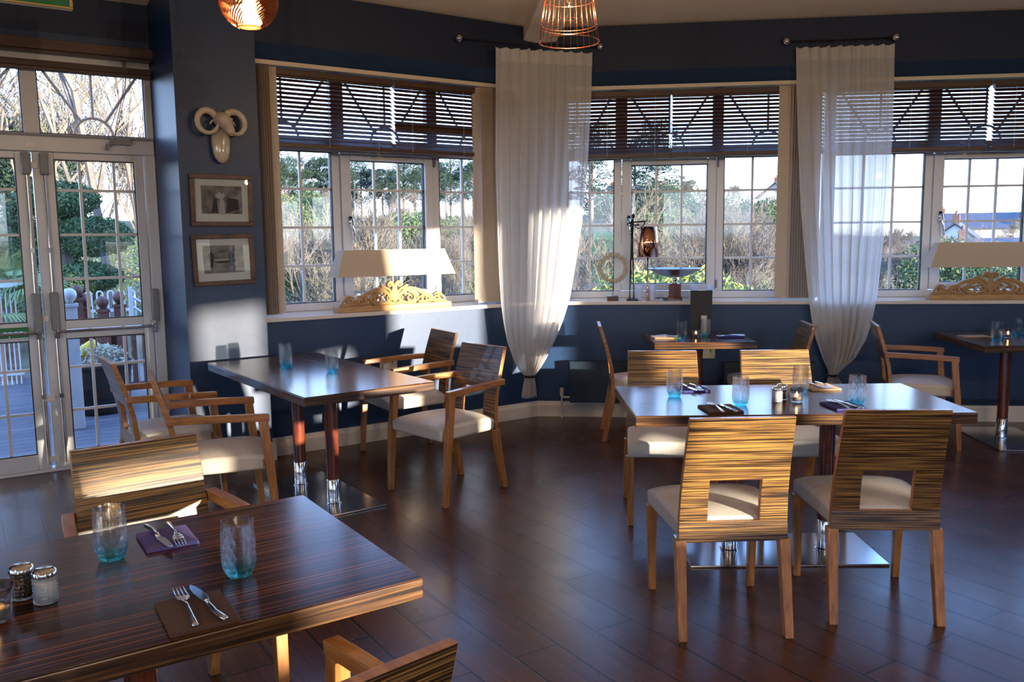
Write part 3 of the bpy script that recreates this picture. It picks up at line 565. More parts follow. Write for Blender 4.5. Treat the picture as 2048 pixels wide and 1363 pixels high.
# ------------------------------------------------------------------ chairs
def back_profile(z):
    # rear face y of the back at height z (leans back above the seat, kicks back below)
    pts = [(0, -.275), (.20, -.238), (.36, -.212), (.45, -.206), (.56, -.218), (.70, -.252), (.87, -.305)]
    for (a, ya), (b_, yb) in zip(pts, pts[1:]):
        if z <= b_: return ya + (yb - ya) * (z - a) / (b_ - a)
    return pts[-1][1]
def make_chair(arm, name, label, group):
    r = thing(name, label, 'chair', group=group)
    seatm = M_['leather'] if arm else M_['fabric']
    # seat: soft box, wider at the front
    b = MB(); nx, ny = 9, 9; wf, wr = .238, .205; yb, yf = -.19, .262; top, bot = .470, .372
    def sx(i, y): return (-1 + 2 * i / nx) * (wr + (wf - wr) * (y - yb) / (yf - yb))
    V = []; 
    for j in range(ny + 1):
        y = yb + (yf - yb) * j / ny
        for i in range(nx + 1):
            u = abs(-1 + 2 * i / nx); v = abs(-1 + 2 * j / ny)
            V.append((sx(i, y), y, top - .018 * u ** 4 - .016 * v ** 4 + .012 * (1 - u * u) * (1 - v * v)))
    n = (nx + 1)
    fs = [(j * n + i, j * n + i + 1, (j + 1) * n + i + 1, (j + 1) * n + i) for j in range(ny) for i in range(nx)]
    rim = [i for i in range(n)] + [j * n + nx for j in range(1, ny + 1)] + [ny * n + i for i in range(nx - 1, -1, -1)] + [j * n for j in range(ny - 1, 0, -1)]
    o0 = len(V); V += [(V[k][0] * .985, V[k][1] * .985 + .002, bot) for k in rim]; m = len(rim)
    fs += [(rim[k], o0 + k, o0 + (k + 1) % m, rim[(k + 1) % m]) for k in range(m)] + [tuple(range(o0, o0 + m))]
    s = b.add(V, fs).build('seat', seatm, r, bevel=.014, seg=3); autosmooth(s, 60)
    # back panel: bent board with a square opening
    zs = [.365, .40, .445, .50, .56, .612, .66, .72, .78, .83, .865]; hz = (.445, .612)
    def hw(z): return .212 - .016 * (z - .36) / .5
    cols = lambda z: [-hw(z), -.100, .100, hw(z)]
    th = .026; P = MB(); cells = {}
    for j in range(len(zs) - 1):
        for i in range(3):
            if i == 1 and hz[0] - .001 <= zs[j] and zs[j + 1] <= hz[1] + .001: continue
            cells[i, j] = 1
    def pt(i, j, k): z = zs[j]; return (cols(z)[i], back_profile(z) + th * k, z)
    for (i, j) in cells:
        for k, o in ((0, 0), (1, 0)):
            P.add([pt(i, j, k), pt(i + 1, j, k), pt(i + 1, j + 1, k), pt(i, j + 1, k)], [(0, 1, 2, 3) if k == 0 else (3, 2, 1, 0)], 0)
        for (di, dj, a, c) in ((-1, 0, (i, j), (i, j + 1)), (1, 0, (i + 1, j + 1), (i + 1, j)), (0, -1, (i + 1, j), (i, j)), (0, 1, (i, j + 1), (i + 1, j + 1))):
            if (i + di, j + dj) not in cells: P.add([pt(*a, 0), pt(*c, 0), pt(*c, 1), pt(*a, 1)], [(0, 1, 2, 3)], 1)
    bk = P.build('backrest', [M_['zebra'], M_['oakh']], r, fix=False)
    import bmesh
    bb = bmesh.new(); bb.from_mesh(bk.data); bmesh.ops.remove_doubles(bb, verts=bb.verts[:], dist=1e-5); bmesh.ops.recalc_face_normals(bb, faces=bb.faces[:]); bb.to_mesh(bk.data); bb.free()
    md = bk.modifiers.new('bevel', 'BEVEL'); md.width = .002; md.segments = 2; md.limit_method = 'ANGLE'; md.angle_limit = RD(50)
    # rear legs
    for sg in (-1, 1):
        q = MB(); L = []
        for z in (0, .12, .24, .372):
            y = back_profile(z); w = .017 + .004 * z / .37; x = sg * (.205 - .004 * (z / .37)); dp = .034 + .010 * z / .37
            L.append([(x - w, y, z), (x + w, y, z), (x + w, y + dp, z), (x - w, y + dp, z)])
        vv = [p for l in L for p in l]; ff = [(0, 3, 2, 1), (12, 13, 14, 15)]
        for k in range(3): ff += [(k * 4 + a, k * 4 + (a + 1) % 4, k * 4 + 4 + (a + 1) % 4, k * 4 + 4 + a) for a in range(4)]
        q.add(vv, ff).build('leg', M_['oak'], r, bevel=.003)
    if arm:
        for sg in (-1, 1):
            q = MB(); L = []
            for z, x, y, w, dp in ((0, .262, .245, .016, .030), (.2, .266, .228, .018, .036), (.38, .268, .212, .019, .042), (.52, .266, .196, .019, .042), (.632, .262, .184, .019, .046)):
                x *= sg; L.append([(x - w, y, z), (x + w, y, z), (x + w, y + dp, z), (x - w, y + dp, z)])
            vv = [p for l in L for p in l]; nL = len(L); ff = [(0, 3, 2, 1), tuple(range(4 * nL - 4, 4 * nL))]
            for k in range(nL - 1): ff += [(k * 4 + a, k * 4 + (a + 1) % 4, k * 4 + 4 + (a + 1) % 4, k * 4 + 4 + a) for a in range(4)]
            q.add(vv, ff).build('leg', M_['oak'], r, bevel=.003)
            # arm rail from the back board to the top of the front post
            q = MB(); L = []
            for t in range(7):
                u = t / 6; y = -.243 + u * (.236 + .243); x = sg * (.221 + (.262 - .221) * u + .010 * sin(pi * u)); z = .645 + .016 * (1 - u) + .004 * sin(pi * u); w = .019; hh = .018
                L.append([(x - w, y, z - hh), (x + w, y, z - hh), (x + w, y, z + hh), (x - w, y, z + hh)])
            vv = [p for l in L for p in l]; ff = [(0, 3, 2, 1), tuple(range(24, 28))]
            for k in range(6): ff += [(k * 4 + a, k * 4 + (a + 1) % 4, k * 4 + 4 + (a + 1) % 4, k * 4 + 4 + a) for a in range(4)]
            q.add(vv, ff).build('armrest', M_['oakh'], r, bevel=.004)
            q = MB(); q.box(*sorted((sg * .222, sg * .252)), .20, .24, .385, .425); q.build('seat_bracket', M_['oakh'], r)
    else:
        for sg in (-1, 1):
            q = MB(); L = []
            for z, w in ((0, .0145), (.20, .0175), (.378, .021)):
                x = sg * (.222 - .006 * (1 - z / .37)); y = .232 - (1 - z / .37) * .0
                L.append([(x - w, y - w, z), (x + w, y - w, z), (x + w, y + w, z), (x - w, y + w, z)])
            vv = [p for l in L for p in l]; ff = [(0, 3, 2, 1), (8, 9, 10, 11)]
            for k in range(2): ff += [(k * 4 + a, k * 4 + (a + 1) % 4, k * 4 + 4 + (a + 1) % 4, k * 4 + 4 + a) for a in range(4)]
            q.add(vv, ff).build('leg', M_['oak'], r, bevel=.003)
    return r
def face(x, y, deg): return Matrix.Translation((x, y, 0)) @ Matrix.Rotation(RD(deg - 90), 4, 'Z')
side = make_chair(False, 'dining_chair', 'striped dining chair, front left at the long table, nearest the camera', 'armless striped dining chairs')
arm_ = make_chair(True, 'armchair', 'armchair on the right of the pier table, nearer the camera, its seat half in sun', 'wooden armchairs with cream seats')
side.matrix_world = face(.825, 3.37, 92.7)
SC = [(1.473, 3.477, 86.5, 'striped dining chair, front right at the long table, wholly in shade'),
      (.850, 4.64, -93.5, 'dining chair behind the long table on its left, pale seat showing under the corner'),
      (1.515, 4.62, -89, 'dining chair behind the long table on its right, beside the tan napkin'),
      (.955, 6.50, -4, 'dining chair seen side on, left of the small table by the radiator'),
      (1.93, 6.42, 176, 'dining chair right of the small table, half hidden by the second curtain')]
for x, y, d_, lb in SC: dup(side, label=lb, M=face(x, y, d_))
arm_.matrix_world = face(-.385, 5.125, 224)
AC = [(-.735, 6.02, 211, 'armchair on the right of the pier table, farther one, against the sunlit wall'),
      (-1.545, 4.37, 24.5, 'armchair on the left of the pier table, nearer the camera'),
      (-2.05, 4.97, 34.6, 'armchair on the left of the pier table, farther one, in front of the glass door'),
      (-.442, 1.440, 132, 'armchair tucked under the near side of the front table, back cut off at the bottom'),
      (-1.085, 2.565, -53.6, 'armchair behind the front table, its striped back lit by the sun'),
      (2.96, 6.24, -16, 'armchair seen side on, right of the second curtain, beside the far right table')]
for x, y, d_, lb in AC: dup(arm_, label=lb, M=face(x, y, d_))

# ------------------------------------------------------------------ tables
def make_table(label, x, y, deg, L, Wd, plate, cols, group='dark veneered restaurant tables'):
    r = thing('dining_table', label, 'table', (x, y, 0), RD(deg), group)
    t = MB().box(-L / 2 + .001, L / 2 - .001, -Wd / 2 + .001, Wd / 2 - .001, .7485, .752).build('table_top', M_['table'], r, bevel=.001)
    MB().box(-L / 2, L / 2, -Wd / 2, Wd / 2, .703, .7485).build('table_edge', M_['tedge'], r, bevel=.003)
    MB().box(-plate[0] / 2, plate[0] / 2, -plate[1] / 2, plate[1] / 2, 0, .011).build('base_plate', M_['plate'], r, bevel=.003)
    for cx, cy_ in cols:
        MB().lathe([(.037, .15), (.037, .703)], 32, M=Matrix.Translation((cx, cy_, 0))).build('column', M_['mahog'], r, smooth=False)
        autosmooth(r.children[-1])
        c_ = MB().lathe([(.044, .011), (.044, .016), (.039, .020), (.039, .155), (.037, .158)], 32, M=Matrix.Translation((cx, cy_, 0))).build('collar', M_['steel'], r); autosmooth(c_)
        MB().box(cx - .11, cx + .11, cy_ - .02, cy_ + .02, .692, .703).box(cx - .02, cx + .02, cy_ - .11, cy_ + .11, .692, .703).build('top_bracket', M_['black'], r)
    return r
make_table('long dark table beside the pier with two turquoise glass places and no napkins', -1.185, 5.029, 126.1, 1.56, .748, (.90, .46), [(-.245, 0), (.245, 0)])
make_table('long dark table in the middle right laid for four', 1.273, 4.027, -.2, 1.48, .752, (.92, .43), [(-.23, 0), (.23, 0)])
make_table('dark table at the front left, nearest the camera, cut off by the frame', -1.078, 1.796, 33.4, 1.56, .785, (.92, .46), [(-.23, 0), (.23, 0)])
make_table('small dark table by the radiator with a menu board', 1.415, 6.49, -1.5, .745, .60, (.46, .42), [(0, 0)])
make_table('dark table at the right edge of the picture with a single column', 3.66, 6.23, -4, .78, .84, (.46, .74), [(-.045, 0)])

# ------------------------------------------------------------------ things on the tables
TZ = .752
def tumbler(label, x, y, z=TZ, s=1.0, rz=0):
    global tum0
    if tum0 is None:
        n = 120; H = .132; prof = []
        for k in range(71):
            u = k / 70; z_ = H * u
            rr = .0235 + .0135 * min(1, u / .20) ** .55 + .0028 * sin(pi * min(1, u / .95))
            prof.append((rr, z_))
        vv = []; ff = []
        for r_, z_ in prof:
            for j in range(n):
                a = 2 * pi * j / n; w = z_ / H
                dia = (abs(sin(7 * a + 12 * w)) * abs(sin(7 * a - 12 * w))) ** .7 * .0012 * min(1, w * 6) * min(1, (1 - w) * 9)
                vv.append(((r_ - dia) * cos(a), (r_ - dia) * sin(a), z_))
        K = len(prof)
        inner = [(max(.001, prof[k][0] - .0026), prof[k][1]) for k in range(K - 1, 2, -1)]; inner = [(r_, z_) for r_, z_ in inner if z_ > .012] + [(.012, .0105), (.0, .010)]
        for i in range(K - 1):
            for j in range(n): ff.append((i * n + j, i * n + (j + 1) % n, (i + 1) * n + (j + 1) % n, (i + 1) * n + j))
        ff.append(tuple(range(n - 1, -1, -1)))
        o = len(vv)
        for r_, z_ in inner[:-1]:
            for j in range(n): a = 2 * pi * j / n; vv.append((r_ * cos(a), r_ * sin(a), z_))
        for j in range(n): ff.append(((K - 1) * n + j, (K - 1) * n + (j + 1) % n, o + (j + 1) % n, o + j))
        for i in range(len(inner) - 2):
            for j in range(n): ff.append((o + i * n + j, o + i * n + (j + 1) % n, o + (i + 1) * n + (j + 1) % n, o + (i + 1) * n + j))
        lastr = o + (len(inner) - 2) * n; ff.append(tuple(lastr + j for j in range(n)))
        tum0 = MB().add(vv, ff).build('tumbler', M_['tumbler'], smooth=True, fix=False)
        import bmesh
        bb = bmesh.new(); bb.from_mesh(tum0.data); bmesh.ops.recalc_face_normals(bb, faces=bb.faces[:]); bb.to_mesh(tum0.data); bb.free()
        for p in tum0.data.polygons:
            if len(p.vertices) > 4: p.use_smooth = False
        o = tum0
    else:
        o = tum0.copy(); COL.objects.link(o)
    o.location = (x, y, z + .0005); o.rotation_euler = (0, 0, rz); o.scale = (s, s, s)
    tag(o, label, 'glass', 'turquoise based drinking glasses'); return o
tum0 = None
for i, (x, y, lb) in enumerate([(-.989, 2.035, 'drinking glass at the back left of the front table, by the purple napkin'), (-.641, 1.925, 'drinking glass on the right of the front table, behind the brown napkin'),
        (-1.374, 5.172, 'front glass of the pair at the pier end of the pier table'), (-1.418, 5.32, 'back glass of the pair at the pier end of the pier table'), (-1.058, 4.992, 'lone drinking glass in the middle of the pier table'),
        (.784, 4.10, 'leftmost drinking glass on the long table in the middle right'), (1.042, 3.87, 'drinking glass right of the brown napkin on the long table'), (1.415, 4.165, 'drinking glass just behind the tealight on the long table'), (1.573, 3.865, 'rightmost drinking glass on the long table, above the blue napkin'),
        (1.276, 6.42, 'left drinking glass on the small table by the radiator'), (1.492, 6.58, 'right drinking glass on the small table, in front of the menu board'),
        (3.489, 6.14, 'nearer drinking glass on the table at the right edge'), (3.80, 6.40, 'drinking glass cut off by the right edge of the picture')]):
    tumbler(lb, x, y, s=1.0, rz=i * .7)
def napkin(label, m, x, y, deg, L=.185, Wd=.105, z=TZ):
    r = thing('napkin', label, 'napkin', (x, y, z + .0003), RD(deg), 'folded cloth napkins with cutlery')
    b = MB(); n = 12
    # folded cloth: three layers with a rounded fold along one long side
    for k in range(3):
        z0 = .0002 + k * .0031; b2 = []; s = 1 - k * .008; nx = 10
        for i in range(nx + 1):
            u = i / nx; xx = (-L / 2 + L * u) * s
            b2.append([(xx, -Wd / 2 * s, z0 + .0004), (xx, -Wd / 2 * s - .0016, z0 + .0016), (xx, -Wd / 2 * s, z0 + .0029), (xx, 0, z0 + .0029 + .0012 * sin(u * 7 + k) * (k / 2)), (xx, Wd / 2 * s, z0 + .0028), (xx, Wd / 2 * s + .0012, z0 + .0015), (xx, Wd / 2 * s, z0 + .0003), (xx, 0, z0 + .0002)])
        vv = [p for l in b2 for p in l]; ff = [tuple(range(7, -1, -1)), tuple(range(len(vv) - 8, len(vv)))]
        for i in range(nx): ff += [(i * 8 + a, i * 8 + (a + 1) % 8, i * 8 + 8 + (a + 1) % 8, i * 8 + 8 + a) for a in range(8)]
        b.add(vv, ff)
    b.build('folded_cloth', m, r, smooth=False); autosmooth(r.children[-1], 50)
    return r
def make_fork():
    r = thing('fork', '', 'fork', group='silver table forks')
    b = MB(); L = .19; sec = []
    hp = [(-.095, .0052, .0022), (-.085, .0058, .0030), (-.06, .0046, .0032), (-.03, .0034, .0030), (-.005, .0026, .0028), (.015, .0030, .0024)]
    b.tube([(x, 0, .0035 + .006 * max(0, 1 - abs(x) / .09)) for x, w, h in hp], [(w, h) for x, w, h in hp], 10)
    # shoulders and four tines
    pl = [(.014, .003), (.024, .009), (.034, .0118), (.046, .0118)]
    for (x0, w0), (x1, w1) in zip(pl, pl[1:]):
        z0, z1 = .0085 - (x0 - .014) * .12, .0085 - (x1 - .014) * .12
        b.hexa([(x0, -w0, z0 - .0008), (x1, -w1, z1 - .0008), (x1, w1, z1 - .0008), (x0, w0, z0 - .0008)], [(x0, -w0, z0 + .0008), (x1, -w1, z1 + .0008), (x1, w1, z1 + .0008), (x0, w0, z0 + .0008)])
    for k in range(4):
        y = -.0102 + k * .0068
        b.tube([(.045, y, .0048), (.062, y, .0030), (.082, y * .96, .0022), (.095, y * .94, .0042)], [.0016, .0015, .0012, .0007], 6)
    b.build('fork_body', M_['chrome'], r, smooth=True); return r
def make_knife():
    r = thing('table_knife', '', 'knife', group='silver table knives')
    b = MB(); hp = [(-.100, .0050, .0040), (-.092, .0062, .0048), (-.06, .0058, .0046), (-.02, .0046, .0042), (.0, .0050, .0040)]
    b.tube([(x, .010 * (1 - ((x + .05) / .05) ** 2) * .5, .0048) for x, w, h in hp], [(w, h) for x, w, h in hp], 10); b.build('handle', M_['chrome'], r, smooth=True)
    b = MB(); pl = [(0, -.004, .005), (.012, -.007, .008), (.03, -.0075, .010), (.06, -.007, .0095), (.08, -.004, .007), (.092, .0, .003)]
    vv = []; 
    for x, y0, y1 in pl: vv += [(x, y0, .0035), (x, y1, .0035), (x, y1, .0052), (x, y0, .0052)]
    ff = [(3, 2, 1, 0), tuple(range(20, 24))]
    for i in range(5): ff += [(i * 4 + a, i * 4 + (a + 1) % 4, i * 4 + 4 + (a + 1) % 4, i * 4 + 4 + a) for a in range(4)]
    b.add(vv, ff).build('blade', M_['chrome'], r, bevel=.0005); return r
fork0 = knife0 = None
def setting(nlab, m, mword, x, y, deg, L, Wd, where, flip=False, cut=True, cdeg=None, co=(0, 0)):
    global fork0, knife0
    napkin(nlab, m, x, y, deg, L, Wd)
    if not cut: return
    a = RD(cdeg if cdeg is not None else deg); z = TZ + .0102
    for kind, off in (('f', .02), ('k', -.022)):
        ox, oy = co; px = x + ox - sin(a) * off * (-1 if flip else 1); py = y + oy + cos(a) * off * (-1 if flip else 1)
        M = Matrix.Translation((px, py, z)) @ Matrix.Rotation(a + (.10 if kind == 'k' else -.04), 4, 'Z') @ Matrix.Scale(1.14, 4)
        lb = ('silver fork ' if kind == 'f' else 'silver table knife ') + 'on the ' + mword + ' napkin ' + where
        if kind == 'f':
            if fork0 is None: fork0 = make_fork(); fork0['label'] = lb; fork0.matrix_world = M
            else: dup(fork0, label=lb, M=M)
        else:
            if knife0 is None: knife0 = make_knife(); knife0['label'] = lb; knife0.matrix_world = M
            else: dup(knife0, label=lb, M=M)
setting('dark brown folded napkin on the front table', M_['napbrown'], 'dark brown', -.665, 1.715, 122, .175, .135, 'of the front table', co=(-.008, .022))
setting('purple folded napkin by the back edge of the front table', M_['nappurple'], 'purple', -.905, 2.165, -57, .15, .125, 'of the front table', flip=False)
setting('dark brown folded napkin at the near edge of the long table, left of centre', M_['napbrown'], 'dark brown', .925, 3.765, 96, .165, .155, 'of the long table')
setting('purple blue folded napkin at the far edge of the long table on the left', M_['napblue'], 'purple blue', .905, 4.275, -83, .15, .14, 'at the far left of the long table')
setting('tan folded napkin at the far edge of the long table', M_['naptan'], 'tan', 1.555, 4.285, -85, .16, .15, 'of the long table')
setting('deep blue folded napkin on the long table behind the front right chair', M_['napblue'], 'deep blue', 1.485, 3.80, 96, .17, .14, 'behind the front right chair')
setting('dark blue folded napkin on the right of the small table by the radiator', M_['napblue'], 'dark blue', 1.66, 6.49, 176, .19, .14, 'of the small table')
setting('tan folded napkin on the left of the small table by the radiator', M_['naptan'], 'tan', 1.17, 6.50, 4, .20, .15, 'of the small table')
setting('tan folded napkin on the table at the right edge', M_['naptan'], 'tan', 3.43, 6.33, 2, .20, .13, 'of the right edge table', cut=False)
def shaker(label, fill, x, y):
    r = thing('pepper_shaker' if fill == 'pepper' else 'salt_shaker', label, 'shaker', (x, y, TZ + .0005), 0, 'ribbed glass shakers')
    prof = [(.0, 0), (.0235, 0), (.0255, .003)]
    for k in range(7):
        z = .005 + k * .0082; prof += [(.0255, z), (.0235, z + .0032), (.0238, z + .0045), (.0255, z + .0075)]
    prof += [(.0235, .063)]
    b = MB(); b.lathe(prof, 40); o = b.build('ribbed_glass', M_['clear'], r, smooth=True)
    MB().lathe([(.0, .004), (.0205, .004), (.0205, .050), (0, .052)], 24).build('contents', M_[fill], r, smooth=True)
    c = MB().lathe([(.0245, .058), (.0252, .062), (.0245, .070), (.018, .0745), (0, .076)], 32).build('lid', M_['chrome'], r, smooth=True)
    return r
shaker('pepper shaker with peppercorns on the front table, left of the salt', 'pepper', -1.082, 1.812)
shaker('salt shaker with white salt on the front table', 'salt', -1.018, 1.788)
shaker('ribbed silver topped salt shaker at the front of the pair on the long table', 'salt', 1.226, 3.925)
shaker('silver topped pepper shaker behind the salt on the long table', 'pepper', 1.268, 3.99)
def candle(label, x, y, s=1.0):
    r = thing('tealight_holder', label, 'candle', (x, y, TZ + .0005), 0, 'tealights in glass holders'); r.scale = (s, s, s)
    prof = [(0, 0), (.023, 0), (.0265, .003), (.030, .030), (.0355, .064), (.0335, .064), (.028, .030), (.0245, .009), (0, .008)]
    MB().lathe(prof, 32).build('glass_cup', M_['clear'], r, smooth=True)
    MB().lathe([(0, .0092), (.0192, .0092), (.0192, .024), (.0182, .025), (0, .0235)], 28).build('tealight', M_['wax'], r, smooth=False)
    MB().lathe([(0, .027), (.0028, .030), (.0034, .034), (.0022, .041), (0, .048)], 12).build('flame', M_['flame'], r, smooth=True)
    return r
candle('lit tealight in a clear glass at the left edge on the front table', -1.075, 1.695, 1.15)
candle('lit tealight beside the shakers on the long table', 1.318, 3.925)
candle('lit tealight between the glasses on the small table', 1.405, 6.52)
candle('lit tealight between the glasses on the table at the right edge', 3.645, 6.27)
# menu board with a white label
r = thing('menu_board', 'tall black menu board standing on the small table by the radiator', 'menu board', (1.485, 6.715, TZ + .0005), RD(-3))
MB().box(-.085, .085, -.006, .006, .0, .345).build('board', M_['slate'], r, bevel=.002); MB().box(-.085, .085, -.035, .035, 0, .006).build('foot', M_['slate'], r)
r = thing('card_holder', 'small white card in front of the menu board', 'card', (1.50, 6.68, TZ + .0005), RD(-3))
MB().box(-.022, .022, -.002, .002, .004, .15).build('card', M_['mount'], r); MB().box(-.03, .03, -.012, .012, 0, .006).build('card_base', M_['white'], r)
# ------------------------------------------------------------------ curtains on their rods
def curtain(label, Fr, rows, folds, rodl, rodr, rz_, tie, nm='curtain'):
    r = thing('curtain', label, 'curtain', M=Fr)
    n = 150; zs = [p[0] for p in rows]; V = []; nz = 90; seed = folds * 1.7
    def at(z):
        for (za, la, ra), (zb, lb, rb) in zip(rows, rows[1:]):
            if za >= z >= zb:
                t = (za - z) / (za - zb) if za > zb else 0; return la + (lb - la) * t, ra + (rb - ra) * t
        return rows[-1][1:]
    top, bot = zs[0], zs[-1]; w0 = rows[0][2] - rows[0][1]
    for j in range(nz + 1):
        z = top + (bot - top) * j / nz; l, rr = at(z); w = rr - l
        amp = .016 + .022 * min(1, (top - z) / 1.5) if w > .35 else .045 * (w / .5) ** .5
        if z < tie: amp = .03
        for i in range(n + 1):
            u = i / n; ph = u * folds * 2 * pi + .5 * sin(2 * pi * u * 2.3 + seed) + .25 * sin(z * 1.7 + u * 9)
            y = -amp * sin(ph) * (.55 + .45 * sin(u * 7 + seed + z * .6)) - .008 * sin(ph * 2.1 + z)
            x = l + w * (u + .012 * sin(ph * 1.0 + 1.2))
            zz = z - (.012 * abs(sin(u * folds * pi)) if j < 2 else 0)
            if j == nz: zz += .02 * sin(ph)
            V.append((x, y, zz))
    F_ = [(j * (n + 1) + i, j * (n + 1) + i + 1, (j + 1) * (n + 1) + i + 1, (j + 1) * (n + 1) + i) for j in range(nz) for i in range(n)]
    MB().add(V, F_).build('voile', M_['sheer'], r, smooth=True, fix=False)
    # heading band (doubled cloth at the top)
    hb = []; m = 3
    for j in range(4):
        for i in range(n + 1):
            x, y, z = V[(0 if j == 0 else j) * (n + 1) + i] if j else V[i]; zz = top - .105 * j / 3 - (.012 * abs(sin(i / n * folds * pi)) if j == 0 else 0); hb.append((x, y - .0025, zz))
    MB().add(hb, [(j * (n + 1) + i, j * (n + 1) + i + 1, (j + 1) * (n + 1) + i + 1, (j + 1) * (n + 1) + i) for j in range(3) for i in range(n)]).build('heading', M_['sheer'], r, smooth=True, fix=False)
    for (za, l, rr) in rows:
        if abs(za - tie) < 1e-3:
            MB().tube([((l + rr) / 2 + (rr - l) * .5 * cos(a * pi / 8), .04 * sin(a * pi / 8), za) for a in range(17)], .010, 8).build('tie', M_['black'], r, smooth=True)
    rod = thing('curtain_rod', 'thin metal rod carrying ' + nm, 'curtain rod', M=Fr)
    MB().tube([(rodl, 0, rz_), ((rodl + rodr) / 2, 0, rz_ - .004), (rodr, 0, rz_)], .006, 8).build('rod', M_['black'], rod, smooth=True)
    for e in (rodl, rodr):
        sg = -1 if e == rodl else 1
        MB().lathe([(0, -.03), (.018, -.026), (.029, -.008), (.031, 0), (.029, .008), (.018, .026), (0, .03)], 20, M=Matrix.Translation((e + sg * .02, 0, rz_)) @ Matrix.Rotation(pi / 2, 4, 'Y')).build('finial', M_['steel'], rod, smooth=True)
        MB().tube([(e - sg * .03, 0, rz_), (e - sg * .03, .11, rz_)], .007, 8).build('bracket', M_['black'], rod)
    for k in range(9):
        x = rows[0][1] + .03 + (w0 - .06) * k / 8
        q = MB(); q.tube([(x + .012 * cos(a * pi / 8), 0, rz_ - .006 + .014 * sin(a * pi / 8)) for a in range(17)], .0018, 5).tube([(x, 0, rz_ - .018), (x, -.004, rz_ - .035), (x + .002, -.004, rz_ - .05)], .0016, 5); q.build('ring_clip', M_['black'], rod)
    return r
A_ = Vector((-.358, 6.769)); B_ = Vector((.715, 7.114)); t_ = (B_ - A_).normalized()
FC = Matrix(((t_.x, -t_.y, 0, A_.x), (t_.y, t_.x, 0, A_.y), (0, 0, 1, 0), (0, 0, 0, 1)))
curtain('white sheer curtain across the corner, tied low, with sun patches on it', FC, [(2.985, .261, 1.067), (2.6, .256, 1.058), (2.11, .247, 1.031), (1.615, .254, .983), (1.26, .262, .925), (1.018, .275, .88), (.856, .294, .826), (.694, .325, .755), (.531, .383, .671), (.448, .433, .614), (.40, .483, .565), (.325, .462, .578), (.232, .445, .586)],
        9, .0, 1.127, 3.03, .40, nm='the corner curtain')
FC2 = FM @ Matrix.Translation((0, -.10, 0))
curtain('white sheer curtain between the middle and right windows, tied with a dark cord', FC2, [(2.975, 1.421, 2.158), (2.67, 1.433, 2.166), (2.37, 1.449, 2.172), (1.79, 1.485, 2.165), (1.394, 1.527, 2.138), (1.035, 1.568, 2.114), (.833, 1.602, 2.083), (.67, 1.642, 2.039), (.528, 1.697, 1.966), (.433, 1.743, 1.864), (.384, 1.755, 1.822), (.30, 1.728, 1.88), (.22, 1.70, 1.90)],
        9, 1.375, 2.155, 3.02, .384, nm='the second curtain')

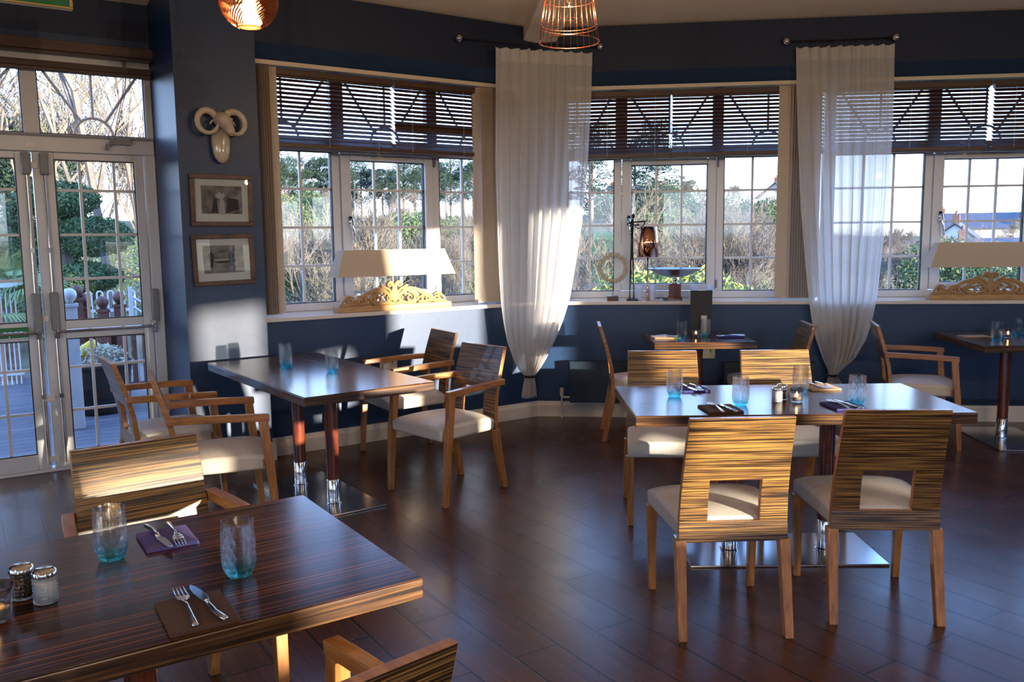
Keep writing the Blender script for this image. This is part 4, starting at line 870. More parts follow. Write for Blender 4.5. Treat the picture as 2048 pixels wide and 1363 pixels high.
# ------------------------------------------------------------------ carved lamps on the sills
def carved_lamp(label, Fr, s, y):
    r = thing('carved_lamp', label, 'lamp', M=Fr @ Matrix.Translation((s, y, .985)), group='carved wooden lamps')
    MB().box(-.48, .48, -.055, .055, 0, .042).build('base_board', M_['carve'], r, bevel=.004)
    b = MB(); y0, y1 = -.02, .018
    def spiral(cx, cz, r0, r1, a0, turns, w0, w1, sx, n=26):
        P = []; Wd_ = []
        for k in range(n + 1):
            t = k / n; a = a0 + turns * 2 * pi * t; rr = r0 + (r1 - r0) * t; P.append((sx * (cx + rr * cos(a)), cz + rr * sin(a))); Wd_.append(w0 + (w1 - w0) * t)
        b.band(P, Wd_, y0, y1)
    def curve(pts, ws, sx):
        P = []; Wd_ = []; n = len(pts) - 1
        for i in range(n):
            p0, p1, p2, p3 = pts[max(i - 1, 0)], pts[i], pts[i + 1], pts[min(i + 2, n)]
            for k in range(6):
                t = k / 6; f = lambda a, b_, c_, d: .5 * ((2 * b_) + (-a + c_) * t + (2 * a - 5 * b_ + 4 * c_ - d) * t * t + (-a + 3 * b_ - 3 * c_ + d) * t ** 3)
                P.append((sx * f(p0[0], p1[0], p2[0], p3[0]), f(p0[1], p1[1], p2[1], p3[1]))); Wd_.append(ws[i] + (ws[i + 1] - ws[i]) * t)
        P.append((sx * pts[-1][0], pts[-1][1])); Wd_.append(ws[-1]); b.band(P, Wd_, y0, y1)
    for sx in (-1, 1):
        curve([(.0, .06), (.012, .13), (.008, .17), (.022, .205), (.045, .215)], [.03, .03, .022, .026, .012], sx)          # central plume
        spiral(.040, .190, .018, .004, 1.6, -1.1, .014, .008, sx)
        curve([(.012, .10), (.045, .15), (.085, .17), (.11, .185)], [.02, .018, .022, .010], sx)                               # shoulder leaf
        spiral(.100, .172, .016, .003, .4, 1.2, .012, .006, sx)
        curve([(.01, .07), (.06, .125), (.12, .155), (.19, .145), (.25, .115), (.30, .085), (.35, .078)], [.016, .024, .030, .030, .030, .024, .012], sx)   # big arch
        curve([(.10, .145), (.15, .125), (.19, .10), (.20, .065)], [.010, .024, .022, .008], sx)
        spiral(.135, .088, .046, .008, 1.9, -1.35, .022, .010, sx)
        curve([(.02, .050), (.06, .062), (.10, .048), (.16, .048), (.20, .075), (.24, .10)], [.018, .014, .020, .022, .018, .008], sx)
        spiral(.050, .090, .022, .005, 3.4, 1.3, .014, .008, sx)
        curve([(.23, .12), (.245, .09), (.235, .062), (.26, .048)], [.008, .024, .020, .010], sx)
        spiral(.285, .080, .034, .007, 2.6, -1.3, .020, .009, sx)
        curve([(.20, .052), (.26, .050), (.32, .058), (.37, .052), (.43, .048), (.455, .046)], [.016, .022, .022, .024, .016, .004], sx)
        spiral(.365, .078, .026, .006, 1.2, -1.2, .018, .010, sx); curve([(.34, .10), (.385, .112), (.42, .085), (.44, .058)], [.008, .020, .020, .008], sx)
        curve([(.0, .048), (.03, .046), (.07, .046), (.11, .05)], [.014, .010, .012, .006], sx)
        curve([(.0, .075), (.03, .085), (.055, .115), (.05, .135)], [.02, .02, .016, .006], sx)
        curve([(.145, .15), (.155, .115), (.17, .10)], [.010, .016, .006], sx); curve([(.305, .095), (.32, .07), (.34, .056)], [.016, .018, .012], sx)
        curve([(.075, .132), (.09, .11), (.105, .115)], [.014, .016, .006], sx)
    b.build('carved_scrollwork', M_['carve'], r, fix=True)
    MB().tube([(0, .012, .05), (0, .012, .30)], .006, 8).build('stem', M_['brass'], r)
    # shade: flared four sided box
    B2, T2, bz, tz, bd, td = .495, .425, .262, .458, .10, .055; k = .003; b = MB()
    lo = [(-B2, -bd), (B2, -bd), (B2, bd), (-B2, bd)]; hi = [(-T2, -td), (T2, -td), (T2, td), (-T2, td)]
    V = [(x, y_, bz) for x, y_ in lo] + [(x, y_, tz) for x, y_ in hi] + [(x * (1 - k / .5), y_ * .965, bz) for x, y_ in lo] + [(x * (1 - k / .5), y_ * .94, tz) for x, y_ in hi]
    f = [(i, (i + 1) % 4, 4 + (i + 1) % 4, 4 + i) for i in range(4)] + [(8 + (i + 1) % 4, 8 + i, 12 + i, 12 + (i + 1) % 4) for i in range(4)] + [(i, 8 + i, 8 + (i + 1) % 4, (i + 1) % 4) for i in range(4)] + [(4 + i, 4 + (i + 1) % 4, 12 + (i + 1) % 4, 12 + i) for i in range(4)]
    b.add(V, f).build('lamp_shade', M_['shade'], r, fix=False)
    MB().tube([(-.3, .0, .30), (.3, .0, .30)], .004, 6).tube([(-.3, 0, .30), (-.42, 0, .44)], .003, 6).tube([(.3, 0, .30), (.42, 0, .44)], .003, 6).build('shade_carrier', M_['brass'], r)
    return r
carved_lamp('carved wooden lamp with a long linen shade in the left window, lit by the sun', FL, 2.945, .09)
carved_lamp('carved wooden lamp with a long linen shade cut off by the right edge', FM, 3.04, .10)

# ------------------------------------------------------------------ middle window sill
def on_sill(nm, label, cat, s, y, group=None, Fr=FM): return thing(nm, label, cat, M=Fr @ Matrix.Translation((s, y, .9855)), group=group)
r = on_sill('ring_sculpture', 'pale shell ring on a small dark block, on the middle sill', 'ornament', .013, .10)
MB().box(-.048, .048, -.03, .03, 0, .036).build('block', M_['framew'], r, bevel=.002)
MB().tube([(0, 0, .036), (0, 0, .155)], .004, 8).build('stem', M_['steel'], r)
b = MB(); N = 52
for k in range(N):
    a = 2 * pi * k / N; M = Matrix.Translation((cos(a) * .112, 0, .272 + sin(a) * .112)) @ Matrix.Rotation(-a, 4, 'Y') @ Matrix.Rotation(.35, 4, 'Z')
    b.lathe([(0, -.006), (.017 + .003 * (k % 3), -.004), (.020 + .002 * (k % 2), 0), (.015, .005), (0, .006)], 9, M=M @ Matrix.Scale(1.25, 4, (1, 0, 0)))
b.tube([(cos(2 * pi * k / 24) * .112, 0, .272 + sin(2 * pi * k / 24) * .112) for k in range(25)], .008, 8); b.build('shell_ring', M_['stone'], r, smooth=True)
r = on_sill('archer_figurine', 'tall thin black metal figure aiming a bow, on the middle sill', 'figurine', .178, .10)
b = MB(); b.box(-.048, .048, -.03, .03, 0, .012).build('base', M_['black'], r, bevel=.002)
b = MB()
b.tube([(-.022, 0, .012), (-.022, -.002, .06), (-.016, 0, .33), (-.012, 0, .36), (-.008, 0, .50), (-.004, 0, .57)], [.007, .0045, .007, .0085, .008, .010], 8)
b.tube([(.012, .006, .012), (.012, .004, .07), (.004, .002, .33), (.0, .0, .36), (-.002, 0, .50), (-.003, 0, .57)], [.007, .0045, .007, .0085, .008, .010], 8)
b.tube([(-.004, 0, .55), (-.004, 0, .62), (-.004, 0, .655), (.0, 0, .672), (.004, 0, .69)], [.010, .013, .019, .008, .006], 10)
b.lathe([(0, -.020), (.010, -.012), (.014, .0), (.011, .014), (0, .021)], 12, M=Matrix.Translation((.006, 0, .705)))
b.tube([(.008, 0, .654), (.06, -.004, .656), (.12, -.006, .660)], [.006, .005, .004], 7)
b.tube([(-.018, 0, .655), (-.048, 0, .634), (-.03, 0, .622), (.02, 0, .632)], [.006, .005, .005, .004], 7); b.build('figure', M_['black'], r, smooth=True)
b = MB(); b.tube([(.10, -.006, .655), (.09, -.006, .625), (.062, -.006, .602), (.035, -.006, .606), (.015, -.006, .618)], .0042, 6).tube([(-.03, -.004, .652), (.045, -.004, .661), (.128, -.006, .668)], .0022, 5).tube([(.02, -.004, .628), (.055, -.006, .634)], .006, 6); b.build('bow', M_['black'], r, smooth=True)
r = on_sill('table_lamp', 'copper table lamp with a tall polished copper shade, on the middle sill', 'lamp', .306, .11)
MB().lathe([(.0, 0), (.021, 0), (.021, .006), (.010, .010), (.009, .08), (.012, .084), (.009, .088), (.006, .10), (.006, .40), (0, .40)], 20).build('stem', M_['copper'], r, smooth=True)
sh = MB().lathe([(.0925, .362), (.072, .615), (.0705, .615), (.091, .362), (.0925, .362)], 48).build('lamp_shade', M_['copper'], r, smooth=True)
MB().tube([(-.072, 0, .60), (.072, 0, .60)], .002, 6).build('shade_carrier', M_['copperw'], r)
M_['bowlm'] = mat('brushed silver', (.42, .42, .44), .32, 1.0)
r = on_sill('pedestal_bowl', 'wide shallow silver bowl on a stepped wooden block, on the middle sill', 'bowl', .532, .12)
MB().box(-.062, .062, -.055, .055, 0, .028).box(-.050, .050, -.045, .045, .028, .138).build('block', M_['mahog'], r, bevel=.002)
b = MB(); b.lathe([(0, .138), (.026, .138), (.026, .143), (.015, .150), (.018, .160), (.026, .172), (.020, .182), (.014, .186), (.03, .192)], 28); b.build('foot', M_['steel'], r, smooth=True)
b = MB(); b.lathe([(.0, .188), (.06, .192), (.13, .212), (.19, .242), (.226, .262), (.232, .264), (.226, .267), (.185, .247), (.12, .218), (.05, .2), (0, .198)], 56); b.build('bowl', M_['bowlm'], r, smooth=True)
cup0 = None
for s, y, lb in ((.237, .10, 'leftmost frosted white cup on the middle sill, left of the copper stem'), (.345, .12, 'frosted white cup just right of the copper stem'), (.692, .12, 'frosted white cup half hidden behind the menu board'), (.818, .07, 'rightmost frosted white cup on the middle sill')):
    if cup0 is None:
        cup0 = MB().lathe([(0, 0), (.0235, 0), (.0315, .122), (.0295, .122), (.0225, .006), (0, .006)], 32).build('cup', M_['frost'], smooth=True); autosmooth(cup0, 50); o = cup0
    else: o = cup0.copy(); COL.objects.link(o)
    o.matrix_world = FM @ Matrix.Translation((s, y, .9855)); tag(o, lb, 'cup', 'frosted white cups on the sill')
b = MB(); P = [(.33 + .01 * k + .02 * sin(k * 1.3), .13 + .02 * cos(k * 1.7), .992 + .012 * abs(sin(k * .8))) for k in range(14)]
b.tube(P, .0035, 6).box(.435, .475, .08, .10, .987, 1.005); o = b.build('power_cable', M_['black'], smooth=False); o.matrix_world = FM; tag(o, 'black cable with a small plug lying behind the cups on the sill', 'cable')

# ------------------------------------------------------------------ ram head and pictures on the pier
r = thing('ram_head', 'glazed cream ceramic ram head hung on the dark pier', 'ornament', M=FP @ Matrix.Translation((1.633, -.0, 2.20)))
b = MB()   # neck bust
for_ = [(.0, -.175), (.025, -.168), (.045, -.14), (.055, -.10), (.060, -.04), (.058, .01), (.05, .045), (.03, .06), (0, .062)]
b.lathe(for_, 28, M=Matrix.Translation((-.008, -.028, 0)) @ Matrix.Rotation(RD(-4), 4, 'X'), sx=1.0, sy=.62)
b.build('neck', M_['ceramic'], r, smooth=True)
b = MB()
hp = [((-.005, -.02, .10), (.050, .050)), ((-.003, -.05, .105), (.056, .056)), ((.0, -.085, .095), (.054, .050)), ((.008, -.12, .07), (.042, .042)), ((.018, -.15, .035), (.030, .033)), ((.024, -.168, .012), (.026, .026)), ((.027, -.178, -.004), (.016, .016))]
b.tube([p for p, _ in hp], [q for _, q in hp], 20)
for sg in (-1, 1):
    b.lathe([(0, -.012), (.008, -.008), (.010, 0), (.007, .008), (0, .011)], 10, M=Matrix.Translation((.008 + sg * .036, -.112, .098)))                 # eyes
    b.tube([(sg * .05, -.05, .10), (sg * .075, -.062, .085), (sg * .082, -.066, .062)], [(.014, .008), (.016, .006), (.004, .003)], 8)                    # ears
    b.lathe([(0, -.006), (.005, 0), (0, .006)], 8, M=Matrix.Translation((.024 + sg * .012, -.19, .006)))
b.tube([(.012, -.166, -.006), (.028, -.182, -.012), (.04, -.165, -.004)], .004, 6)
o = b.build('head', M_['ceramic'], r, smooth=True)
md = o.modifiers.new('smooth', 'SUBSURF'); md.levels = 1; md.render_levels = 1
for sg in (-1, 1):
    P = []; Rr = []
    for k in range(30):
        t = k / 29; a = RD(28) + t * RD(325); rr = .068 - .008 * t
        P.append((sg * (.086 - rr * cos(a) * 1.0) + (-.01), -.045 - .055 * t, .080 + rr * sin(a) * 1.12)); Rr.append((.024 - .015 * t ** 1.2) * (1 + .05 * sin(k * 2.6)))
    MB().tube(P, Rr, 14).build('horn', M_['ceramic'], r, smooth=True)
def photo_mat(nm, kind):
    m = mat(nm, (.2, .18, .16), .5); t, n, l, b = nt(m); tc = n.new('ShaderNodeTexCoord'); mp = n.new('ShaderNodeMapping'); mp.inputs['Scale'].default_value = (10, 1, 22) if kind else (12, 1, 12)
    nz = n.new('ShaderNodeTexNoise'); nz.inputs['Scale'].default_value = 1.2; nz.inputs['Detail'].default_value = 4; l.new(tc.outputs['Object'], mp.inputs[0]); l.new(mp.outputs[0], nz.inputs[0])
    cr = n.new('ShaderNodeValToRGB'); e = cr.color_ramp.elements; e[0].position = .35; e[0].color = (.075, .06, .05, 1); e[1].position = .68; e[1].color = (.30, .25, .21, 1); l.new(nz.outputs[0], cr.inputs[0]); l.new(cr.outputs[0], b.inputs[0]); return m
M_['ph1'] = photo_mat('old sepia photograph', 0); M_['ph2'] = photo_mat('old grey photograph', 1); M_['phd'] = mat('photo dark tone', (.03, .025, .022), .6); M_['phl'] = mat('photo light tone', (.42, .38, .34), .6)
M_['gframe'] = pane_mat(); M_['gframe'].name = 'picture glass'
def picture(label, sc, zc, w, h, rot, ph, fig):
    r = thing('framed_picture', label, 'picture', M=FP @ Matrix.Translation((sc, 0, zc)) @ Matrix.Rotation(RD(rot), 4, 'Y'), group='old framed photographs')
    k = .030; b = MB()
    for (xa, xb, za, zb) in ((-w / 2, w / 2, h / 2 - k, h / 2), (-w / 2, w / 2, -h / 2, -h / 2 + k), (-w / 2, -w / 2 + k, -h / 2 + k, h / 2 - k), (w / 2 - k, w / 2, -h / 2 + k, h / 2 - k)): b.box(xa, xb, -.024, -.001, za, zb)
    b.build('picture_frame', M_['framew'], r, bevel=.003)
    MB().box(-w / 2 + k, w / 2 - k, -.010, -.003, -h / 2 + k, h / 2 - k).build('mount', M_['mount'], r)
    pw, ph_ = w * .325, h * .27; MB().box(-pw, pw, -.0115, -.010, -ph_ + .004, ph_ + .004).build('photograph', ph, r)
    b = MB(); fig(b, pw, ph_); b.build('photo_figures', [M_['phd'], M_['phl']], r)
    MB().box(-w / 2 + k, w / 2 - k, -.016, -.0145, -h / 2 + k, h / 2 - k).build('picture_glass', M_['gframe'], r, fix=False)
    b = MB(); 
    for sg in (-1, 1): b.tube([(sg * (w / 2 + .012) + .006 * cos(a * pi / 5), -.006, .006 * sin(a * pi / 5)) for a in range(11)], .0018, 5)
    b.build('fixing_ring', M_['brass'], r)
def fig1(b, w, h):
    y0, y1 = -.0119, -.0115
    b.prism([(-w * .35, h * .35), (-w * .1, h * .6), (w * .05, h * .45), (w * .12, h * .6), (w * .15, h * .3), (0, h * .05), (-w * .25, h * .18)], y0, y1, 1)
    b.prism([(-w * .15, -h), (-w * .1, h * .1), (w * .1, h * .05), (w * .15, -h)], y0 - .0002, y1, 1); b.prism([(-w * .55, -h * .9), (-w * .4, h * .1), (-w * .25, h * .15), (-w * .2, -h * .9)], y0 - .0004, y1, 0); b.prism([(w * .2, -h * .9), (w * .25, h * .2), (w * .8, h * .1), (w * .85, -h * .6)], y0 - .0006, y1, 0)
def fig2(b, w, h):
    y0, y1 = -.0119, -.0115
    b.prism([(-w * .5, -h * .1), (-w * .3, -h * .25), (w * .4, -h * .25), (w * .65, -h * .02), (0, -h * .08)], y0, y1, 0); b.prism([(-w * .45, h * .05), (w * .5, h * .08), (w * .4, -h * .03), (-w * .4, -h * .05)], y0 - .0002, y1, 1)
    for sx in (-.6, .38): b.prism([(w * sx - w * .1, -h * .5), (w * sx - w * .14, h * .45), (w * sx, h * .62), (w * sx + w * .12, h * .4), (w * sx + w * .06, -h * .5)], y0 - .0004, y1, 0)
picture('framed old photograph hung directly below the ram head', 1.619, 1.787, .405, .335, .3, M_['ph1'], fig1)
picture('framed old photograph of figures with a boat, the lower of the two', 1.612, 1.400, .405, .335, -1.2, M_['ph2'], fig2)

# ------------------------------------------------------------------ pendants
gl = thing('pendant_lamp', 'cut glass globe pendant glowing amber, cut off at the top', 'pendant lamp', (-1.03, 3.55, 2.385))
n = 88; prof = [(.042, -.022), (.058, -.012), (.080, .006), (.098, .030), (.110, .060), (.112, .085), (.106, .112), (.090, .140), (.066, .160), (.045, .170)]
pp = []
for i in range(len(prof) - 1):
    for k in range(4):
        t = k / 4; pp.append((prof[i][0] + (prof[i + 1][0] - prof[i][0]) * t, prof[i][1] + (prof[i + 1][1] - prof[i][1]) * t))
pp.append(prof[-1])
vv = []; ff = []
for i, (r_, z_) in enumerate(pp):
    for j in range(n):
        a = 2 * pi * j / n; d = (.0036 if (i + j) % 2 else 0) * min(1, i / 3); vv.append(((r_ + d) * cos(a), (r_ + d) * sin(a), z_))
for i in range(len(pp) - 1):
    for j in range(n): ff.append((i * n + j, i * n + (j + 1) % n, (i + 1) * n + (j + 1) % n, (i + 1) * n + j))
o = MB().add(vv, ff).build('glass_globe', M_['amber'], gl)
md = o.modifiers.new('solid', 'SOLIDIFY'); md.thickness = .003
M_['bulb'] = mat('lit lamp bulb', (1, .7, .4), .5, emit=(1, .62, .28), es=22)
M_['glowin'] = translucent_mix(mat('frosted amber glass', (.95, .75, .5), .6), .8, (.98, .72, .42)); M_['filament'] = mat('filament', (1, .6, .3), .5, emit=(1, .55, .2), es=60)
MB().lathe([(0, .065), (.010, .067), (.018, .080), (.018, .092), (.010, .115), (.010, .13), (0, .13)], 20).build('bulb', M_['bulb'], gl, smooth=True)
MB().lathe([(0, -.020), (.040, -.019), (.043, -.015), (.041, -.012), (0, -.014)], 28).build('diffuser', M_['glowin'], gl, smooth=True)  # disc added across the open mouth, stands in for the lit inside
MB().lathe([(0, .13), (.02, .13), (.03, .16), (.03, .20), (.008, .22), (0, .22)], 20).build('lamp_holder', M_['copper'], gl, smooth=True)
MB().tube([(0, 0, .21), (0, 0, 1.30)], .003, 6).build('cable', M_['black'], gl)
pl_ = bpy.data.lights.new('pendant_glow', 'POINT'); pl_.energy = 9; pl_.color = (1, .62, .32); pl_.shadow_soft_size = .03; po = bpy.data.objects.new('pendant_glow', pl_); COL.objects.link(po); po.parent = gl; po.location = (0, 0, .03)
wr = thing('pendant_lamp', 'copper wire basket pendant with a clear filament bulb', 'pendant lamp', (.303, 4.45, 2.492))
b = MB(); H = .46
def rad(z): return .150 - .062 * (z / H)
for k in range(26):
    a = 2 * pi * k / 26; b.tube([(rad(z) * cos(a), rad(z) * sin(a), z) for z in (0, .15, .30, H)] + [(.02 * cos(a), .02 * sin(a), H + .012)], .0016, 5)
for z, rr in ((0, .0026), (.07, .0018), (.085, .0018), (.20, .0018), (.32, .0018), (H, .0024)): b.tube([(rad(z) * cos(2 * pi * j / 40), rad(z) * sin(2 * pi * j / 40), z) for j in range(41)], rr, 6)
b.build('wire_basket', M_['copperw'], wr, smooth=True)
MB().lathe([(0, .17), (.012, .172), (.028, .20), (.032, .225), (.026, .26), (.014, .30), (.013, .33)], 24).build('bulb', M_['clear'], wr, smooth=True)
MB().tube([(-.006, 0, .30), (-.010, 0, .21), (-.004, 0, .235), (.0, 0, .21), (.004, 0, .235), (.010, 0, .21), (.006, 0, .30)], .0014, 5).build('filament', M_['filament'], wr)
MB().lathe([(.0, .33), (.018, .33), (.02, .38), (.018, .46), (.006, .48), (0, .48)], 20).build('lamp_holder', M_['copper'], wr, smooth=True)
MB().tube([(0, 0, .47), (0, 0, 1.0)], .003, 6).build('cable', M_['black'], wr)
pl_ = bpy.data.lights.new('pendant_glow', 'POINT'); pl_.energy = 9; pl_.color = (1, .62, .32); pl_.shadow_soft_size = .02; po = bpy.data.objects.new('pendant_glow', pl_); COL.objects.link(po); po.parent = wr; po.location = (0, 0, .13)

for k, (gx, gy) in enumerate([(-2.2, -.8), (1.4, -1.2), (4.2, 1.0)]):  # unseen pendants added as fill, to warm the ceiling and chair fronts
    g2 = dup(gl, (gx, gy, 2.45), 0, label='amber glass globe pendant hanging farther back in the room, number of tables behind it')
    g2['label'] = ['amber globe pendant behind the camera on the left', 'amber globe pendant behind the camera in the middle', 'amber globe pendant to the right of the view'][k]
    for ch in g2.children:
        if ch.type == 'LIGHT': ch.data = ch.data.copy(); ch.data.energy = 50; ch.data.color = (1, .78, .55); ch.location = (0, 0, -.06)
# ------------------------------------------------------------------ radiators, sockets
def radiator(label, s0, s1, z0, z1):
    r = thing('radiator', label, 'radiator', M=FM, group='dark blue panel radiators')
    b = MB(); n = int((s1 - s0) / .033); 
    b.box(s0, s1, -.100, -.090, z0, z1)
    for k in range(n):
        x = s0 + (k + .5) * (s1 - s0) / n; b.prism([(x - .012, -.085), (x - .007, -.095), (x + .007, -.095), (x + .012, -.085)], z0 + .02, z1 - .02, M=Matrix(((1, 0, 0, 0), (0, 0, 1, 0), (0, 1, 0, 0), (0, 0, 0, 1))))
    b.box(s0, s1, -.055, -.045, z0, z1).build('panel', M_['radm'], r, bevel=.003)
    b = MB(); b.box(s0 - .004, s1 + .004, -.10, -.03, z1, z1 + .008)
    for k in range(n * 2): x = s0 + (k + .5) * (s1 - s0) / (2 * n); b.box(x - .004, x + .004, -.095, -.04, z1 + .008, z1 + .013)
    b.build('top_grille', M_['radm'], r)
    v = MB(); v.tube([(s0 - .07, -.06, 0.0), (s0 - .07, -.06, z0 + .06)], .008, 8).tube([(s0 - .07, -.06, z0 + .04), (s0, -.06, z0 + .04)], .009, 8).tube([(s0 - .07, -.06, z0 + .05), (s0 - .07, -.06, z0 + .12)], .017, 12); v.build('valve', M_['trimw'], r, smooth=False)
    MB().box(s0 + .1, s0 + .13, -.045, 0, z0 + .05, z1 - .05).box(s1 - .13, s1 - .1, -.045, 0, z0 + .05, z1 - .05).build('wall_bracket', M_['radm'], r)
radiator('long dark blue radiator left of the small table', -.345, .72, .135, .475); radiator('dark blue radiator right of the small table, behind a chair', .93, 1.66, .135, .475)
o = MB().tube([(2.0, -.03, .175), (4.3, -.03, .175)], .008, 8).tube([(2.0, -.03, .145), (4.3, -.03, .145)], .008, 8).build('heating_pipe', M_['radm']); o.matrix_world = FM; tag(o, 'pair of dark pipes running along the wall above the right baseboard', 'pipe')
def socket(label, Fr, s, z, m, plug=True):
    r = thing('wall_socket', label, 'socket', M=Fr @ Matrix.Translation((s, 0, z)), group=None)
    MB().box(-.073, .073, -.010, -.001, -.043, .043).build('faceplate', m, r, bevel=.003)
    b = MB()
    for x in (-.033, .033): b.box(x - .003, x + .003, -.011, -.010, .004, .014).box(x - .012, x - .006, -.011, -.010, -.012, -.008).box(x + .006, x + .012, -.011, -.010, -.012, -.008).box(x - .006 + .0, x + .006, -.013, -.010, .020, .034)
    b.build('socket_holes', M_['black'], r)
    if plug: MB().box(-.058, -.008, -.040, -.011, -.034, .014).build('plug', M_['white'], r, bevel=.006)
socket('double wall socket with a white plug, under the left window', FL, 2.835, .572, M_['trimw']); socket('brass double socket on the wall under the small table', FM, .79, .545, M_['brass'], False)
socket('double socket with a plug under the right table', FM, 3.68, .56, M_['trimw'])
o = MB().tube([(3.66, -.03, .55), (3.70, -.05, .51), (3.71, -.045, .47), (3.74, -.03, .44)], .004, 6).build('power_cable', M_['white']); o.matrix_world = FM; tag(o, 'short white cable hanging from the socket under the right table', 'cable')
# ------------------------------------------------------------------ outside
def hgt(az, r):
    """ground height at azimuth (degrees from +y, clockwise) and distance from the camera"""
    def ss(a, b, x): t = max(0, min(1, (x - a) / (b - a))); return t * t * (3 - 2 * t)
    near = -.55 - 3.9 * ss(9.5, 34, r) if az > -19 else -.55 - .6 * ss(9.5, 40, r)
    if -19 < az < -14: k = ss(-19, -14, az); near = (-.55 - .6 * ss(9.5, 40, r)) * (1 - k) + near * k
    ridge = 6.0 if az < -6 else (6.0 + (6.8 - 6.0) * ss(-6, 4, az) if az < 12 else 6.8 + (-1.5 - 6.8) * ss(14, 23, az))
    if az < -19: ridge = 6
    return near + (ridge - near) * ss(60, 210, r) + .25 * sin(r * .3 + az * .7) * ss(15, 40, r)
b = MB(); RS = [8.2, 10, 12, 15, 19, 24, 30, 38, 48, 60, 75, 95, 120, 150, 180, 210, 260, 400, 900]; AZ = [-100 + 2.5 * k for k in range(81)]
b.add([(r_ * sin(RD(a)), r_ * cos(RD(a)), hgt(a, r_)) for r_ in RS for a in AZ], [(j * 81 + i, j * 81 + i + 1, (j + 1) * 81 + i + 1, (j + 1) * 81 + i) for j in range(len(RS) - 1) for i in range(80)])
M_['hill'] = tex(mat('winter hillside', (.1, .09, .05), 1.0, spec=.1), (1, 1, 1), .12, 9, ((.3, (.050, .052, .028)), (.45, (.095, .088, .05)), (.6, (.16, .125, .08)), (.75, (.085, .10, .045))), rnd=False, rough_n=.75)
tag(b.build('hillside_ground', M_['hill'], smooth=True), kind='structure')
b = MB(); b.add([(-60, -60, -.65), (60, -60, -.65), (60, 9, -.65), (-60, 9, -.65)], [(0, 1, 2, 3)]); tag(b.build('ground_around_building', M_['hill']), kind='structure')
# green field on the far slope
M_['grass'] = tex(mat('green field', (.06, .12, .04), 1.0, spec=.1), (1, 1, 1), .5, 4, ((.3, (.05, .12, .035)), (.7, (.085, .17, .05))), rnd=False)
b = MB(); na, nr = 10, 8; V = [((88 + 50 * j / nr) * sin(RD(5.2 + 3.6 * i / na)), (88 + 50 * j / nr) * cos(RD(5.2 + 3.6 * i / na)), hgt(5.2 + 3.6 * i / na, 88 + 50 * j / nr) + .45) for j in range(nr + 1) for i in range(na + 1)]
b.add(V, [(j * (na + 1) + i, j * (na + 1) + i + 1, (j + 1) * (na + 1) + i + 1, (j + 1) * (na + 1) + i) for j in range(nr) for i in range(na)]); tag(b.build('grass_field', M_['grass'], smooth=True), 'green field on the slope seen beside the corner curtain', 'field', kind='stuff')

M_['bark'] = tex(mat('pale winter bark', (.2, .16, .11), .9, spec=.2), (1, 1, 1), 3, 4, ((.3, (.12, .105, .08)), (.7, (.21, .18, .135))), rnd=True)
M_['bark2'] = tex(mat('grey brown bark', (.14, .11, .09), .9, spec=.2), (1, 1, 1), 3, 4, ((.3, (.10, .082, .07)), (.7, (.18, .145, .12))), rnd=True)
M_['needle'] = tex(mat('dark pine needles', (.03, .05, .03), .8, spec=.2), (1, 1, 1), 1.5, 4, ((.3, (.018, .036, .028)), (.7, (.045, .075, .045))))
M_['leafg'] = tex(mat('evergreen leaves', (.06, .11, .04), .6, spec=.3), (1, 1, 1), 2.5, 4, ((.3, (.035, .062, .025)), (.7, (.12, .165, .06))))
M_['leafy'] = tex(mat('yellow green shrub leaves', (.2, .25, .06), .6, spec=.3), (1, 1, 1), 5, 4, ((.3, (.10, .16, .04)), (.7, (.36, .38, .11))))
M_['palmleaf'] = tex(mat('palm leaves', (.2, .25, .08), .6), (1, 1, 1), 3, 3, ((.3, (.13, .19, .06)), (.7, (.30, .33, .13))))
def bare_mesh(seed, H, spread=.55, levels=5, kids=3, trunk=.016, lean=0, m=None, twig=.006, droop=0):
    rnd = random.Random(seed); b = MB()
    def grow(p, d, L, r, lev):
        k = 3 if lev < 2 else 2; pts = [p]; q = p.copy(); dd = d.copy()
        for i in range(k):
            dd = (dd + Vector((rnd.uniform(-1, 1), rnd.uniform(-1, 1), rnd.uniform(-.5, 1) * .7 - droop * lev)) * .22).normalized(); q = q + dd * (L / k); pts.append(q.copy())
        r1 = max(r * .62, twig * .6); b.tube(pts, [r + (r1 - r) * i / k for i in range(k + 1)], 5 if lev < 2 else 3, cap=False)
        if lev >= levels: return
        n = kids + (1 if rnd.random() < .5 else 0) + (1 if lev == 1 else 0)
        for i in range(n):
            t = rnd.uniform(.35, 1.0) if i else 1.0; idx = min(k - 1, int(t * k)); f = t * k - idx; s = pts[idx].lerp(pts[min(idx + 1, k)], min(1, f))
            nd = (dd + Vector((rnd.uniform(-1, 1), rnd.uniform(-1, 1), rnd.uniform(-.3, .8))) * (spread if lev else spread * .9) * 1.2).normalized()
            grow(s, nd, L * rnd.uniform(.58, .82), max(r1 * rnd.uniform(.6, .9), twig), lev + 1)
    grow(Vector((0, 0, -.3)), Vector((lean, 0, 1)).normalized(), H * .36, H * trunk, 0)
    me = bpy.data.meshes.new('bare_tree'); me.from_pydata(b.v, [], b.f); me.materials.append(m or M_['bark']); return me
def place(me, nm, label, cat, group, az, r, s=1.0, rz=None, dz=0):
    o = bpy.data.objects.new(nm, me); COL.objects.link(o); o.location = (r * sin(RD(az)), r * cos(RD(az)), hgt(az, r) + dz); o.rotation_euler = (0, 0, rz if rz is not None else random.uniform(0, 6.28)); o.scale = (s, s, s)
    return tag(o, label, cat, group)
BT = [bare_mesh(11 + i, 7.5, .6, 6, 2 + (i % 2), .011, twig=.010, m=M_['bark'] if i % 3 else M_['bark2']) for i in range(4)]
GR = 'bare winter trees on the slope below the windows'
rnd = random.Random(5)
